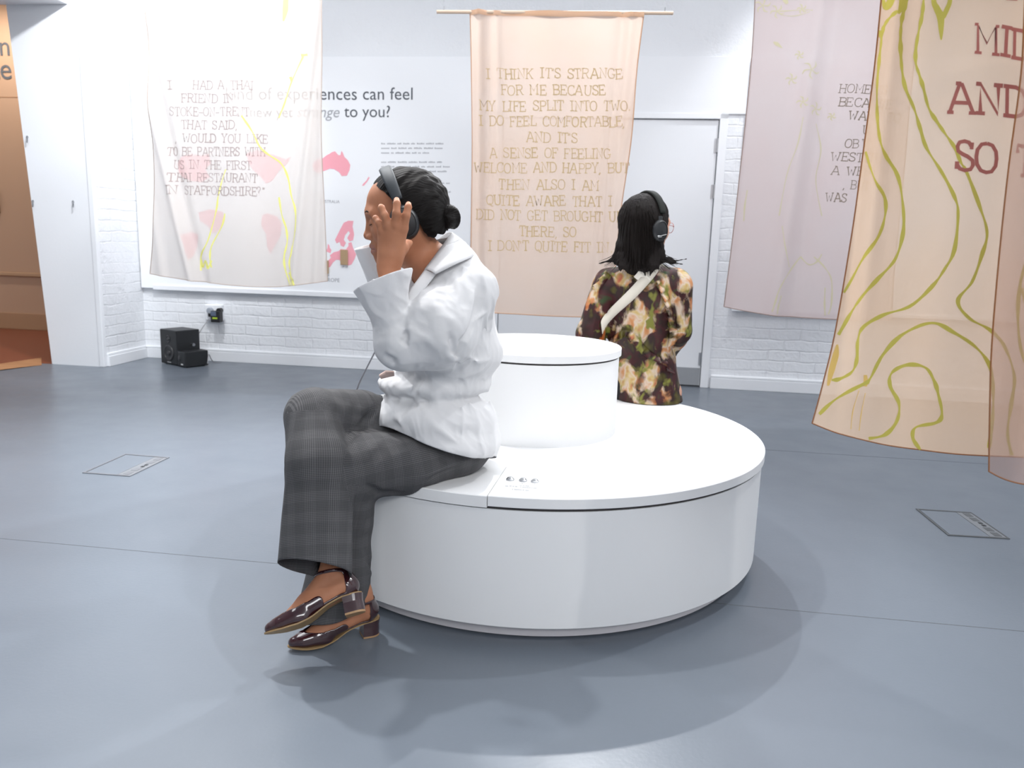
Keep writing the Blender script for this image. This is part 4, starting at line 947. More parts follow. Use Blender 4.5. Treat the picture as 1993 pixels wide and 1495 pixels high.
def crease(pts, width, amp, groove=0.6):
    """a fold ridge along a 3D polyline (amp > 0 ridge, < 0 furrow) with shallow furrows beside it"""
    pts = [np.asarray(p, float) for p in pts]; lo = np.min(pts, 0)-6*width; hi = np.max(pts, 0)+6*width
    def f(P):
        out = np.zeros(len(P)); m = ((P > lo) & (P < hi)).all(1)
        if not m.any(): return out
        Q = P[m]; best = np.full(len(Q), 9.0); tt = np.zeros(len(Q)); n = len(pts)-1
        for i in range(n):
            a, b_ = pts[i], pts[i+1]; ba = b_-a; t = np.clip(((Q-a)@ba)/(ba@ba+1e-12), 0, 1)
            dd = np.linalg.norm(Q-a-t[:, None]*ba, axis=1); w_ = dd < best
            tt = np.where(w_, (i+t)/n, tt); best = np.minimum(best, dd)
        x = best/width; env = np.clip(4*tt, 0.15, 1)*np.clip(4*(1-tt), 0.15, 1)
        out[m] = 1.9*amp*env*(np.exp(-1.25*x) if amp > 0 else np.exp(-(x/1.1)**2)); return out
    return f
def hit(field, x, y, y0=1.2, y1=4.0, disp=False):
    """first point where the camera ray through pixel (x, y) meets the surface"""
    d = nz(ray(x, y)); t = y0/d[1]
    for _ in range(120):
        P = CAM+d*t; e = float(field(P[None], disp)[0])
        if e < 0.0006: return P
        t += max(e*0.75, 0.0008)
        if (CAM+d*t)[1] > y1: return None
    return CAM+d*t
def on_surf(field, px, **k):
    out = []
    for x, y in px:
        p = hit(field, x, y, **k)
        if p is not None: out.append(p)
    return out
def add_creases(field, items, **k):
    for px, wd, am in items:
        p = on_surf(field, px, **k)
        if len(p) > 1: field.disp.append(crease(p, wd, am))
def set_uv(o, UV):
    at = o.data.attributes.new('cloth_uv', 'FLOAT_VECTOR', 'POINT')
    at.data.foreach_set('vector', np.concatenate([UV, np.zeros((len(UV), 1))], 1).astype(np.float32).ravel())
def bone_coords(V, bones, ref, r0=0.09):
    """(u, v) cloth coordinates from the closest of several limb axes"""
    best = np.full(len(V), 9.0); UV = np.zeros((len(V), 2)); acc = 0.0; lab = np.zeros(len(V), int)
    for i, (a, b_) in enumerate(bones):
        a = np.asarray(a); b_ = np.asarray(b_); ba = b_-a; L = np.linalg.norm(ba); t = ((V-a)@ba)/(L*L); tc = np.clip(t, 0, 1)
        dd = np.linalg.norm(V-a-tc[:, None]*ba, axis=1)
        ax = ba/L; e1 = nz(ref-ax*(ref@ax)); e2 = np.cross(ax, e1); q = V-a
        ang = np.arctan2(q@e2, q@e1); w_ = dd < best
        UV[w_, 0] = (ang*r0)[w_]; UV[w_, 1] = (t*L)[w_]; lab[w_] = i; best = np.minimum(best, dd)
    return UV, lab
def solidify(o, th):
    m = o.modifiers.new('thickness', 'SOLIDIFY'); m.thickness = th; m.offset = -1; m.use_rim = True; m.use_quality_normals = True
    return o
# ================================================================== people: shared pieces
def skin_mat(name, col, deep):
    m = mat(name, col, 0.55, spec=0.3); nt, b = nodes(m)
    tc = nt.nodes.new('ShaderNodeTexCoord'); n = nt.nodes.new('ShaderNodeTexNoise'); n.inputs['Scale'].default_value = 22; n.inputs['Detail'].default_value = 4
    nt.links.new(tc.outputs['Object'], n.inputs['Vector'])
    nt.links.new(ramp(nt, n.outputs['Fac'], [(0.3, deep), (0.7, col)]), b.inputs['Base Color'])
    b.inputs['Subsurface Weight'].default_value = 0.12; b.inputs['Subsurface Radius'].default_value = (0.012, 0.005, 0.003); b.inputs['Subsurface Scale'].default_value = 0.5
    n2 = nt.nodes.new('ShaderNodeTexNoise'); n2.inputs['Scale'].default_value = 420; nt.links.new(tc.outputs['Object'], n2.inputs['Vector'])
    bp = nt.nodes.new('ShaderNodeBump'); bp.inputs['Strength'].default_value = 0.08; bp.inputs['Distance'].default_value = 0.001; nt.links.new(n2.outputs['Fac'], bp.inputs['Height']); nt.links.new(bp.outputs['Normal'], b.inputs['Normal'])
    return m
M_skinA = skin_mat('brown_skin', (0.48, 0.215, 0.12), (0.41, 0.175, 0.095)); M_lipA = mat('lips', (0.40, 0.165, 0.11), 0.45)
M_skinB = skin_mat('light_skin', (0.62, 0.36, 0.26), (0.57, 0.31, 0.22)); M_lipB = mat('lips_rose', (0.5, 0.18, 0.17), 0.4)
def hair_mat(name, col, sc):
    m = mat(name, col, 0.6, spec=0.18); nt, b = nodes(m)
    at = nt.nodes.new('ShaderNodeAttribute'); at.attribute_name = 'cloth_uv'; mp = nt.nodes.new('ShaderNodeMapping'); mp.inputs['Scale'].default_value = (sc, sc*0.06, 1)
    nt.links.new(at.outputs['Vector'], mp.inputs['Vector']); n = nt.nodes.new('ShaderNodeTexNoise'); n.inputs['Scale'].default_value = 1; n.inputs['Detail'].default_value = 3; nt.links.new(mp.outputs[0], n.inputs['Vector'])
    bp = nt.nodes.new('ShaderNodeBump'); bp.inputs['Strength'].default_value = 0.7; bp.inputs['Distance'].default_value = 0.004; nt.links.new(n.outputs['Fac'], bp.inputs['Height']); nt.links.new(bp.outputs['Normal'], b.inputs['Normal'])
    return m
M_hairA = hair_mat('black_hair', (0.006, 0.0045, 0.004), 300); M_hairB = hair_mat('dark_brown_hair', (0.008, 0.0052, 0.0045), 420)
def head_ops(Fd, T, s=1.0, closed=True):
    """head in a local frame: x forward, y to its left, z up, origin between the ears"""
    Lf = lambda f: (lambda P: f(T(P)/s)*s)
    A = lambda f, k: Fd.add(Lf(f), k*s)
    A(s_ell((0.0, 0, 0.038), (0.0965, 0.074, 0.086)), 0.01)
    A(s_ell((0.034, 0, -0.026), (0.060, 0.059, 0.080)), 0.03)
    for sy in (1, -1):
        A(s_cone((0.0, sy*0.056, -0.030), (0.018, sy*0.048, -0.072), 0.018, 0.016), 0.03)
        A(s_cone((0.018, sy*0.048, -0.072), (0.069, sy*0.012, -0.094), 0.016, 0.016), 0.02)
        A(s_ell((0.060, sy*0.040, -0.022), (0.024, 0.020, 0.026)), 0.02)
        A(s_cone((0.080, sy*0.040, 0.022), (0.089, sy*0.012, 0.028), 0.010, 0.0105), 0.018)
    A(s_cone((0.076, 0, -0.094), (0.079, 0, -0.088), 0.0135, 0.0125), 0.015)
    A(s_ell((0.076, 0, -0.062), (0.022, 0.026, 0.022)), 0.015)
    for sy in (1, -1):
        Fd.sub(Lf(s_ell((0.102, sy*0.031, 0.004), (0.018, 0.017, 0.0115))), 0.012*s)
    A(s_cone((0.0905, 0, 0.014), (0.101, 0, -0.026), 0.0068, 0.0095), 0.012)
    A(s_ell((0.1025, 0, -0.031), (0.0105, 0.0105, 0.0095)), 0.008)
    for sy in (1, -1):
        A(s_ell((0.0955, sy*0.0135, -0.035), (0.011, 0.0068, 0.0075)), 0.006)
        Fd.sub(Lf(s_ell((0.099, sy*0.0075, -0.0425), (0.006, 0.0036, 0.004))), 0.003*s)
    # lips
    for sy in (1, -1):
        A(s_cone((0.0955, 0, -0.0575), (0.082, sy*0.023, -0.0655), 0.006, 0.003), 0.005)
        A(s_cone((0.0925, 0, -0.0725), (0.081, sy*0.022, -0.0665), 0.0065, 0.003), 0.005)
        Fd.sub(Lf(s_cone((0.1005, 0, -0.0648), (0.086, sy*0.024, -0.0662), 0.0016, 0.0012)), 0.003*s)
    # eyes: lids over the eyeball, with a lid line
    for sy in (1, -1):
        A(s_ell((0.0785, sy*0.031, 0.003), (0.0135, 0.0135, 0.0125)), 0.004)
        A(s_cone((0.0915, sy*0.024, -0.0035), (0.0865, sy*0.042, -0.0025), 0.0022, 0.0016), 0.003)
        Fd.sub(Lf(s_cone((0.0935, sy*0.022, 0.0105), (0.086, sy*0.043, 0.010), 0.0016, 0.0012)), 0.003*s)
    # ears
    for sy in (1, -1):
        A(s_ell((-0.006, sy*0.074, 0.0), (0.017, 0.008, 0.030)), 0.006)
        Fd.sub(Lf(s_ell((-0.002, sy*0.084, 0.002), (0.010, 0.006, 0.018))), 0.004*s)
def face_bits(parent, M, m_hair, m_ink, s=1.0):
    """brows and lashes as small tubes in head coordinates; M maps local to world"""
    off = np.array(parent.matrix_basis.translation)
    for sy in (1, -1):
        br = [M((0.086, sy*0.047, 0.021)), M((0.0945, sy*0.036, 0.0305)), M((0.1005, sy*0.018, 0.028))]
        MB().tube([p-off for p in smooth_line(br, 6)], [0.0008]*3+[0.0014]*8+[0.0012]*2, 6).build('eyebrow', m_hair, parent, True)
        la = [M((0.0865, sy*0.043, -0.003)), M((0.0925, sy*0.032, -0.0055)), M((0.0925, sy*0.022, -0.004))]
        MB().tube([p-off for p in smooth_line(la, 6)], 0.0009, 6).build('eyelashes', m_ink, parent, True)
def frame(f, up=(0, 0, 1)):
    f = nz(f); l = nz(np.cross(up, f)); return np.stack([f, l, np.cross(f, l)], 1)
# ------------------------------------------------------------------ headphones: band, sliders, cups and cushions in head coordinates
def headphones(name, label, org, R, tilt, cupr, half, top, m_band, ribbed=True, cz=-0.008, cx=0.004):
    e = empty(name, label, 'headphones', tuple(org)); w2 = lambda q: R@np.asarray(q, float)
    ct, st = math.cos(tilt), math.sin(tilt)
    def q(y, z, x=0.0): return w2((x*ct+z*st, y, -x*st+z*ct))      # band plane leans forward
    # headband: a flat padded arc
    V = []; Fs = []; n = 40; prof = [(-0.017, 0.0), (-0.017, 0.005), (-0.011, 0.0085), (0.011, 0.0085), (0.017, 0.005), (0.017, 0.0), (0.011, -0.004), (-0.011, -0.004)]
    for i in range(n+1):
        t = math.radians(16)+(math.pi-2*math.radians(16))*i/n; k = 1-0.25*(abs(i/n-0.5)*2)**3
        for px, pr in prof: V.append(q((half+0.006+pr)*math.cos(t), 0.018+(top-0.018+pr)*math.sin(t), px*k))
    m_ = len(prof)
    for i in range(n):
        for j in range(m_): a = i*m_+j; b = i*m_+(j+1) % m_; Fs.append((a, b, b+m_, a+m_))
    Fs += [tuple(range(m_))[::-1], tuple(range(n*m_, (n+1)*m_))]
    from_arrays('headband', V, Fs, m_band, e, local=True)
    for sy in (1, -1):
        R3 = np.stack([q(0, 0, 1), w2((0, sy, 0)), q(0, 1, 0)], 1)   # x, outward, up
        M = Matrix(((R3[0, 0], R3[0, 2], R3[0, 1], 0), (R3[1, 0], R3[1, 2], R3[1, 1], 0), (R3[2, 0], R3[2, 2], R3[2, 1], 0), (0, 0, 0, 1)))
        c = Matrix.Translation(Vector(w2((cx, sy*(half-0.020), cz))))
        S = Matrix.Diagonal((0.86, 1.06, 1, 1))
        MB().lathe([(cupr*0.55, 0.0), (cupr*0.9, 0.0), (cupr*1.02, 0.006), (cupr*1.02, 0.014), (cupr*0.95, 0.019), (0.001, 0.019)], 48, M=c @ M @ S).build('ear_cushion', M_rubber, e, True)
        cup = MB().lathe([(cupr*0.9, 0.018), (cupr*0.97, 0.020), (cupr*0.97, 0.030), (cupr*0.9, 0.038), (cupr*0.8, 0.041), (cupr*0.78, 0.039), (cupr*0.55, 0.042), (0.001, 0.044)], 48, M=c @ M @ S).build('ear_cup', M_black, e, True)
        mb = MB()
        for k in range(7 if ribbed else 1):        # ribbed slider between band and cup
            z0 = cupr*0.55+0.004*k; w_ = 0.0135-0.0006*k
            if ribbed: mb.box(-w_, w_, z0, z0+0.0028, 0.019, 0.030, 0.001, M=c @ M)
        mb.box(-0.010, 0.010, cupr*0.3, cupr*0.55+0.034, 0.021, 0.0285, 0.002, M=c @ M)
        mb.build('slider', M_dark, e)
    return e, q
# ================================================================== seated woman in the white shirt
V_ = PY
HO = V_(790, 428, 2.13); fA = np.array([-0.99, -0.13, 0]); fA = nz(fA*math.cos(0.13)+np.array([0, 0, -math.sin(0.13)]))
RA = frame(fA); SA = 1.03
TA = lambda P: (P-HO)@RA
MA = lambda q: HO+RA@(np.asarray(q, float)*SA)
Ft = nz((-0.93, -0.36, 0)); Lt = np.cross((0, 0, 1), Ft)
wa = empty('person', 'woman in white shirt and grey checked trousers sitting cross-legged, hand on her headphones', 'person', tuple(V_(880, 900, 2.2)))
# joints
pelv = V_(866, 852, 2.21); waist = V_(850, 742, 2.19); chest = V_(862, 618, 2.17); neckb = V_(852, 512, 2.16)
SL, EL, WL = V_(905, 560, 2.05), V_(776, 668, 1.965), V_(757, 528, 1.945)
SR, ER, WR = V_(850, 560, 2.33), V_(768, 628, 2.36), V_(740, 492, 2.33)
HipL, KnL = V_(888, 872, 2.17), V_(676, 915, 2.01)
HipR, KnR = V_(868, 850, 2.32), V_(612, 812, 2.02)
def bench_solid(P):
    return np.maximum(np.hypot(P[:, 0]-BC[0], P[:, 1]-BC[1])-Rt-0.001, P[:, 2]-ht-0.001)
# feet frames
def foot_frame(heel, toe, upv_):
    x = nz(toe-heel); y = nz(np.cross(upv_, x)); return np.stack([x, y, np.cross(x, y)], 1)
hR, tR = V_(712, 1190, 1.86), V_(516, 1243, 1.80)
FR = foot_frame(hR, tR, np.array([-0.2, 0.55, 0.8])); kR = np.linalg.norm(tR-hR)/0.247
hL, tL = PZ(738, 1231, 0.0), PZ(560, 1267, 0.0); hL[2] = 0.001; tL[2] = 0.001
FL = foot_frame(hL, tL, np.array([0, 0, 1.0])); kL = np.linalg.norm(tL-hL)/0.247
def foot_w(h, R, k, q): return h+R@(np.asarray(q, float)*k)
ankR = foot_w(hR, FR, kR, (0.055, 0, 0.13)); ankL = foot_w(hL, FL, kL, (0.055, 0, 0.13))
AnR = ankR
# ---- body (one continuous surface)
BA = Field()
head_ops(BA, TA, SA)
BA.chain([MA((-0.012, 0, -0.055)), V_(838, 505, 2.155), neckb+np.array([0, 0, -0.02])], [0.050, 0.047, 0.055], 0.03)
BA.add(s_cone(MA((0.02, 0, -0.075)), V_(838, 520, 2.14), 0.036, 0.04), 0.03)
BA.add(s_cone(V_(870, 535, 2.10), V_(845, 535, 2.27), 0.052, 0.052), 0.05)
BA.add(s_ell(chest, (0.095, 0.15, 0.16), np.stack([Ft, Lt, (0, 0, 1)], 1)), 0.05)
BA.add(s_cone(chest, waist, 0.095, 0.082), 0.05); BA.add(s_cone(waist, pelv, 0.082, 0.10), 0.05)
for sy, S_, E_, W_ in ((1, SL, EL, WL), (-1, SR, ER, WR)):
    BA.add(s_cone(S_, E_, 0.046, 0.038), 0.03); BA.add(s_cone(E_, W_, 0.038, 0.0265), 0.012)
for H_, K_, A_ in ((HipL, KnL, ankL), (HipR, KnR, ankR)):
    BA.add(s_cone(H_, K_, 0.070, 0.050), 0.04); BA.add(s_cone(K_, A_, 0.040, 0.029), 0.02)
def foot_ops(Fd, h, R, k, g=0.0):
    w_ = lambda q: foot_w(h, R, k, q)
    Fd.add(s_cone(w_((0.055, 0, 0.125)), w_((0.034, 0, 0.075)), 0.031*k+g, 0.027*k+g), 0.015)
    Fd.add(s_cone(w_((0.060, 0, 0.115)), w_((0.135, 0, 0.055)), 0.030*k+g, 0.027*k+g), 0.02)
    for sy in (1, -1):
        Fd.add(s_cone(w_((0.045, sy*0.005, 0.075)), w_((0.165, sy*0.013, 0.032)), 0.025*k+g, 0.018*k+g), 0.015)
    Fd.add(s_cone(w_((0.135, 0, 0.055)), w_((0.185, 0, 0.032)), 0.027*k+g, 0.018*k+g), 0.012)
    Fd.add(s_cone(w_((0.165, 0.011, 0.030)), w_((0.215, 0.004, 0.025)), 0.016*k+g, 0.011*k+g), 0.01)
    Fd.add(s_cone(w_((0.165, -0.013, 0.030)), w_((0.205, -0.008, 0.024)), 0.016*k+g, 0.010*k+g), 0.01)
    for sy in (1, -1): Fd.add(s_ell(w_((0.055, sy*0.029, 0.118)), (0.011*k+g,)*3), 0.012)
for h, R, k in ((hR, FR, kR), (hL, FL, kL)): foot_ops(BA, h, R, k)
# ---- left hand on the ear cup: palm, thumb and four bent fingers
yh = 1.93
palm = [V_(757, 522, 1.945), V_(760, 495, 1.935), V_(764, 468, 1.925), V_(766, 447, 1.925)]
BA.add(s_cone(palm[0], palm[1], 0.0265, 0.026, (0, 1, 0), 1.5), 0.012)
kn = {'pinky': V_(744, 449, 1.937), 'ring': V_(756, 440, 1.927), 'middle': V_(770, 438, 1.925), 'index': V_(785, 445, 1.932)}
wr = {'pinky': V_(746, 512, 1.945), 'ring': V_(754, 512, 1.938), 'middle': V_(763, 512, 1.938), 'index': V_(771, 508, 1.942)}
for n_ in kn: BA.add(s_cone(wr[n_], kn[n_], 0.0145, 0.0115), 0.012)
for a_, b_ in (('pinky', 'ring'), ('ring', 'middle'), ('middle', 'index')):
    BA.add(s_cone((wr[a_]+wr[b_])/2, (kn[a_]*0.9+kn[b_]*0.9+wr[a_]*0.1+wr[b_]*0.1)/2, 0.0135, 0.0095), 0.006)
fingers = {
    'pinky': ([kn['pinky'], V_(737, 434, 1.930), V_(731, 425.5, 1.938), V_(730.5, 423.5, 1.950)], [0.0105, 0.0086, 0.0077, 0.0068]),
    'ring': ([kn['ring'], V_(749, 420, 1.918), V_(742.5, 405, 1.926), V_(741.5, 402.5, 1.944)], [0.0113, 0.0094, 0.0083, 0.0073]),
    'middle': ([kn['middle'], V_(771.5, 415, 1.914), V_(772.5, 396, 1.922), V_(772, 389.5, 1.942)], [0.0116, 0.0098, 0.0087, 0.0076]),
    'index': ([kn['index'], V_(790.5, 420, 1.922), V_(794.5, 403, 1.930), V_(795, 398, 1.948)], [0.0116, 0.0097, 0.0086, 0.0075])}
for n_, (p_, r_) in fingers.items():
    BA.add(s_cone(p_[0], p_[1], r_[0], r_[1]), 0.006)
    BA.add(s_cone(p_[1], p_[2], r_[1], r_[2]), 0.004); BA.add(s_cone(p_[2], p_[3], r_[2], r_[3]), 0.004)
    BA.add(s_ell(p_[0]+np.array([0, -0.003, 0.0]), (0.0095, 0.0095, 0.0095)), 0.006)     # knuckle
BA.chain([V_(771, 500, 1.945), V_(785, 484, 1.952), V_(792, 475, 1.968), V_(797, 473, 1.985)], [0.016, 0.0125, 0.0105, 0.0088], 0.012)
# ---- right hand on the other cup (behind the head)
hr0, hr1 = WR, MA((0.012, -0.128, -0.03))
BA.add(s_cone(hr0, hr1, 0.024, 0.024, (0, 1, 0), 1.5), 0.012)
for i, (dx, dz, L_) in enumerate(((-0.032, 0.02, 0.045), (-0.012, 0.03, 0.055), (0.010, 0.03, 0.052), (0.03, 0.018, 0.042))):
    b0 = hr1+RA@np.array([-dx, 0, dz*0.6]); b1_ = b0+RA@np.array([-dx*0.4, 0.004, L_*0.6]); b2_ = b1_+RA@np.array([-dx*0.1, 0.012, L_*0.4])
    BA.chain([b0, b1_, b2_], [0.0112, 0.0095, 0.008], 0.006)
BA.chain([hr0*0.4+hr1*0.6, hr1+RA@np.array([-0.045, 0, -0.005]), hr1+RA@np.array([-0.055, 0.01, 0.02])], [0.0145, 0.011, 0.009], 0.01)
BA.sub(bench_solid, 0.004)
lo = np.array([-0.75, 1.68, 0.0]); hi = np.array([0.12, 2.50, 1.40])
Vb, Fb = surface(BA, lo, hi, 0.0028, 1)
q = TA(Vb)/SA; fc = Vb[Fb].mean(1); ql = TA(fc)/SA
lip = (ql[:, 0] > 0.078) & (np.abs(ql[:, 1]) < 0.026) & (ql[:, 2] < -0.0535+0.10*np.abs(ql[:, 1])*-1) & (ql[:, 2] > -0.0795+0.3*np.abs(ql[:, 1]))
body = from_arrays('body', Vb, Fb, [M_skinA, M_lipA], wa, mat_idx=lip.astype(int))
face_bits(wa, MA, M_hairA, M_hairA)
# ---- hair: close braids drawn back to a bun
bunC = V_(868, 420, 2.125)
HA = Field()
HA.add(s_local(s_ell((-0.012*SA, 0, 0.040*SA), (0.103*SA, 0.081*SA, 0.0925*SA)), HO, RA), 0.01)
HA.add(s_local(s_ell((-0.055*SA, 0, 0.012*SA), (0.060*SA, 0.070*SA, 0.080*SA)), HO, RA), 0.02)
HA.add(s_local(s_ell((-0.062*SA, 0, -0.035*SA), (0.038*SA, 0.052*SA, 0.042*SA)), HO, RA), 0.02)
bq = TA(bunC)
def braids(P):
    q = P-HO; q = q@RA; d = q-bq; rr = np.linalg.norm(d, axis=1)
    ang = np.arctan2(d[:, 1], d[:, 2]-0.6*d[:, 0]*0+0.35*np.maximum(d[:, 0], 0)); ph = ang*11+1.1*np.sin(rr*60+ang*5)
    env = np.clip((rr-0.035)/0.03, 0, 1)
    return env*(0.0026*np.abs(np.sin(ph))+0.0016*np.sin(rr*240+3*np.sin(ph))*np.abs(np.sin(ph)))-0.001
HA.disp.append(braids)
def hairline(P):
    """positive where hair grows (head coordinates)"""
    q = (P-HO)@RA/SA
    ay = np.abs(q[:, 1])
    front = 0.099-0.30*ay-6.0*ay*ay       # hairline runs back toward the temples
    g1 = (0.0735-q[:, 0]) + np.clip(q[:, 2]-0.097, -0.5, 0.5)*0.75 - 0.22*np.clip(ay-0.02, 0, 1)
    g1 = np.minimum(g1, q[:, 2]-0.012+np.clip(-0.02-q[:, 0], 0, 1)*2)
    g2 = (-0.034-q[:, 0])+np.clip(q[:, 2]+0.005, -0.5, 0.5)*1.0
    g3 = q[:, 2]+0.050-0.25*np.clip(-0.06-q[:, 0], 0, 1)
    wob = 0.004*np.sin(q[:, 0]*260)+0.003*np.sin(q[:, 2]*310+q[:, 1]*90)
    return np.minimum(np.maximum(np.minimum(g1, 0.03), g2), g3)+wob*0.6
Vh, Fh = surface(HA, HO-0.2, HO+0.2, 0.0026, 1)
Vh, Fh = trim(Vh, Fh, hairline)
hq = (Vh-HO)@RA; dd = hq-bq
hair = from_arrays('hair', Vh, Fh, M_hairA, wa)
set_uv(hair, np.stack([np.arctan2(dd[:, 1], dd[:, 2]+0.35*np.maximum(dd[:, 0], 0))*0.12, np.linalg.norm(dd, axis=1)], 1))
BU = Field(); BU.add(s_ell(bunC+np.array([0.004, 0, 0]), (0.033, 0.033, 0.031)), 0.01); BU.add(s_ell(bunC+np.array([-0.02, 0, 0.006]), (0.022, 0.024, 0.022)), 0.012)
BU.add(s_ell(bunC+np.array([0.012, 0, -0.014]), (0.022, 0.022, 0.02)), 0.01)
BU.disp.append(lambda P: 0.0022*np.sin(np.arctan2((P-bunC)[:, 2], (P-bunC)[:, 0])*3+np.linalg.norm(P-bunC, axis=1)*230+(P-bunC)[:, 1]*150)+ridged(P, 90, 0.002))
Vu, Fu = surface(BU, bunC-0.07, bunC+0.07, 0.0024, 0)
bun = from_arrays('hair_bun', Vu, Fu, M_hairA, wa); set_uv(bun, np.stack([np.arctan2((Vu-bunC)[:, 2], (Vu-bunC)[:, 0])*0.03, (Vu-bunC)[:, 1]], 1))
# ---- trousers
TF = Field(); ref = np.array([0.3, -1, 0.2])
TF.add(s_ell(V_(878, 850, 2.23), (0.130, 0.140, 0.105), np.stack([Ft, Lt, (0, 0, 1)], 1)), 0.03)
TF.add(s_cone(V_(890, 872, 2.17), V_(800, 903, 2.07), 0.080, 0.080), 0.04)
TF.add(s_cone(V_(800, 903, 2.07), V_(688, 905, 2.01), 0.080, 0.094), 0.03)
KL2, KR2 = V_(672, 925, 1.995), V_(610, 812, 2.02)
TF.add(s_cone(KL2, V_(676, 1010, 2.01), 0.082, 0.066), 0.03)
legL_a, legL_b = V_(674, 1000, 2.0), V_(644, 1240, 1.965); f_legL = s_cone(legL_a, legL_b, 0.066, 0.110, (0.15, 1, 0), 1.22)
TF.add(f_legL, 0.03)
TF.add(s_cone(HipR, V_(700, 815, 2.12), 0.088, 0.076), 0.03)
TF.add(s_cone(V_(700, 812, 2.12), KR2, 0.076, 0.074), 0.012)
TF.add(s_cone(KR2, V_(622, 905, 1.935), 0.074, 0.082), 0.012)
legR_a, legR_b = V_(622, 905, 1.935), V_(612, 1145, 1.835); f_legR = s_cone(legR_a, legR_b, 0.083, 0.095, (0.1, 1, 0.35), 1.3)
TF.add(f_legR, 0.02)
add_creases(TF, [
    ([(735, 757), (705, 790), (690, 830)], 0.010, 0.007), ([(712, 755), (680, 785), (668, 815)], 0.010, 0.005), ([(735, 790), (712, 815), (697, 840)], 0.008, -0.007),
    ([(620, 760), (650, 785), (680, 825)], 0.014, 0.004), ([(585, 775), (572, 840), (566, 920)], 0.012, 0.004),
    ([(935, 880), (890, 905), (820, 925), (760, 965)], 0.010, 0.006), ([(900, 905), (830, 935), (770, 975)], 0.009, -0.006), ([(860, 885), (800, 880), (740, 900), (712, 930)], 0.012, 0.006),
    ([(750, 850), (720, 880), (705, 920)], 0.010, 0.006), ([(830, 870), (775, 860), (735, 850)], 0.010, 0.004), ([(705, 940), (740, 960), (790, 962)], 0.009, -0.006), ([(704, 985), (712, 1000), (700, 1020)], 0.008, 0.008),
    ([(700, 1015), (715, 1025), (707, 1040)], 0.007, 0.006), ([(690, 870), (688, 960), (682, 1060), (676, 1105)], 0.006, 0.004), ([(560, 900), (553, 1000), (548, 1080)], 0.010, 0.003), ([(640, 860), (650, 960), (655, 1080)], 0.016, 0.003),
    ([(712, 1110), (722, 1120), (733, 1128)], 0.007, 0.007), ([(708, 1060), (716, 1085), (722, 1110)], 0.007, -0.005)])
TF.disp.append(ridged(None, 13, 0.005, (0.1, 0.1, 1), 2.5, 3.0)); TF.sub(bench_solid, 0.006)
Vt, Ft_ = surface(TF, np.array([-0.75, 1.66, 0.03]), np.array([0.14, 2.55, 0.78]), 0.0035, 2)
bones = [(HipL, KL2), (KL2, legL_b), (HipR, KR2), (KR2, legR_b)]
_, lab = bone_coords(Vt, bones, ref)
pR_a, pR_b, pR_c = V_(533, 1093, 1.84), V_(690, 1117, 1.84), V_(612, 1084, 1.75)
nR = nz(np.cross(pR_b-pR_a, pR_c-pR_a)); nR = nR if nR[2] > 0 else -nR
pL_a, pL_b = V_(568, 1202, 1.98), V_(738, 1162, 1.98); nL = nz(np.cross(pL_b-pL_a, (0, 1, 0.02))); nL = nL if nL[2] > 0 else -nL
def hem_g(P):
    dr, dl = f_legR(P), f_legL(P); g = np.full(len(P), 1.0); lowz = P[:, 2] < 0.36
    mr_ = lowz & (dr < dl); ml_ = lowz & ~mr_
    g[mr_] = ((P-pR_a)@nR)[mr_]; g[ml_] = ((P-pL_a)@nL+0.004*np.sin(P[:, 0]*40))[ml_]
    return g
Vt, Ft_ = trim(Vt, Ft_, hem_g)
UV, lab = bone_coords(Vt, bones, ref)
m_tr = mat('grey_checked_wool', (0.05, 0.05, 0.055), 0.9, sheen=0.0); nt, b = nodes(m_tr)
at = nt.nodes.new('ShaderNodeAttribute'); at.attribute_name = 'cloth_uv'; sp = nt.nodes.new('ShaderNodeSeparateXYZ'); nt.links.new(at.outputs['Vector'], sp.inputs[0])
def mth(op, a, b_=None):
    n = nt.nodes.new('ShaderNodeMath'); n.operation = op
    for i, v in enumerate((a, b_)):
        if v is None: continue
        if isinstance(v, (int, float)): n.inputs[i].default_value = v
        else: nt.links.new(v, n.inputs[i])
    return n.outputs[0]
def stripes(c, per, duty): return mth('LESS_THAN', mth('FRACT', mth('MULTIPLY', c, 1/per)), duty)
fu, fv = stripes(sp.outputs[0], 0.0042, 0.5), stripes(sp.outputs[1], 0.0042, 0.5)
bu_, bv = stripes(sp.outputs[0], 0.052, 0.5), stripes(sp.outputs[1], 0.052, 0.5)
wv = mth('ADD', mth('MULTIPLY', fu, mth('ADD', mth('MULTIPLY', bu_, 0.2), 0.26)), mth('MULTIPLY', fv, mth('ADD', mth('MULTIPLY', bv, 0.2), 0.26)))
nt.links.new(ramp(nt, wv, [(0.0, (0.038, 0.038, 0.041)), (1.0, (0.140, 0.137, 0.142))]), b.inputs['Base Color'])
tro = from_arrays('trousers', Vt, Ft_, m_tr, wa); set_uv(tro, UV); solidify(tro, 0.002)
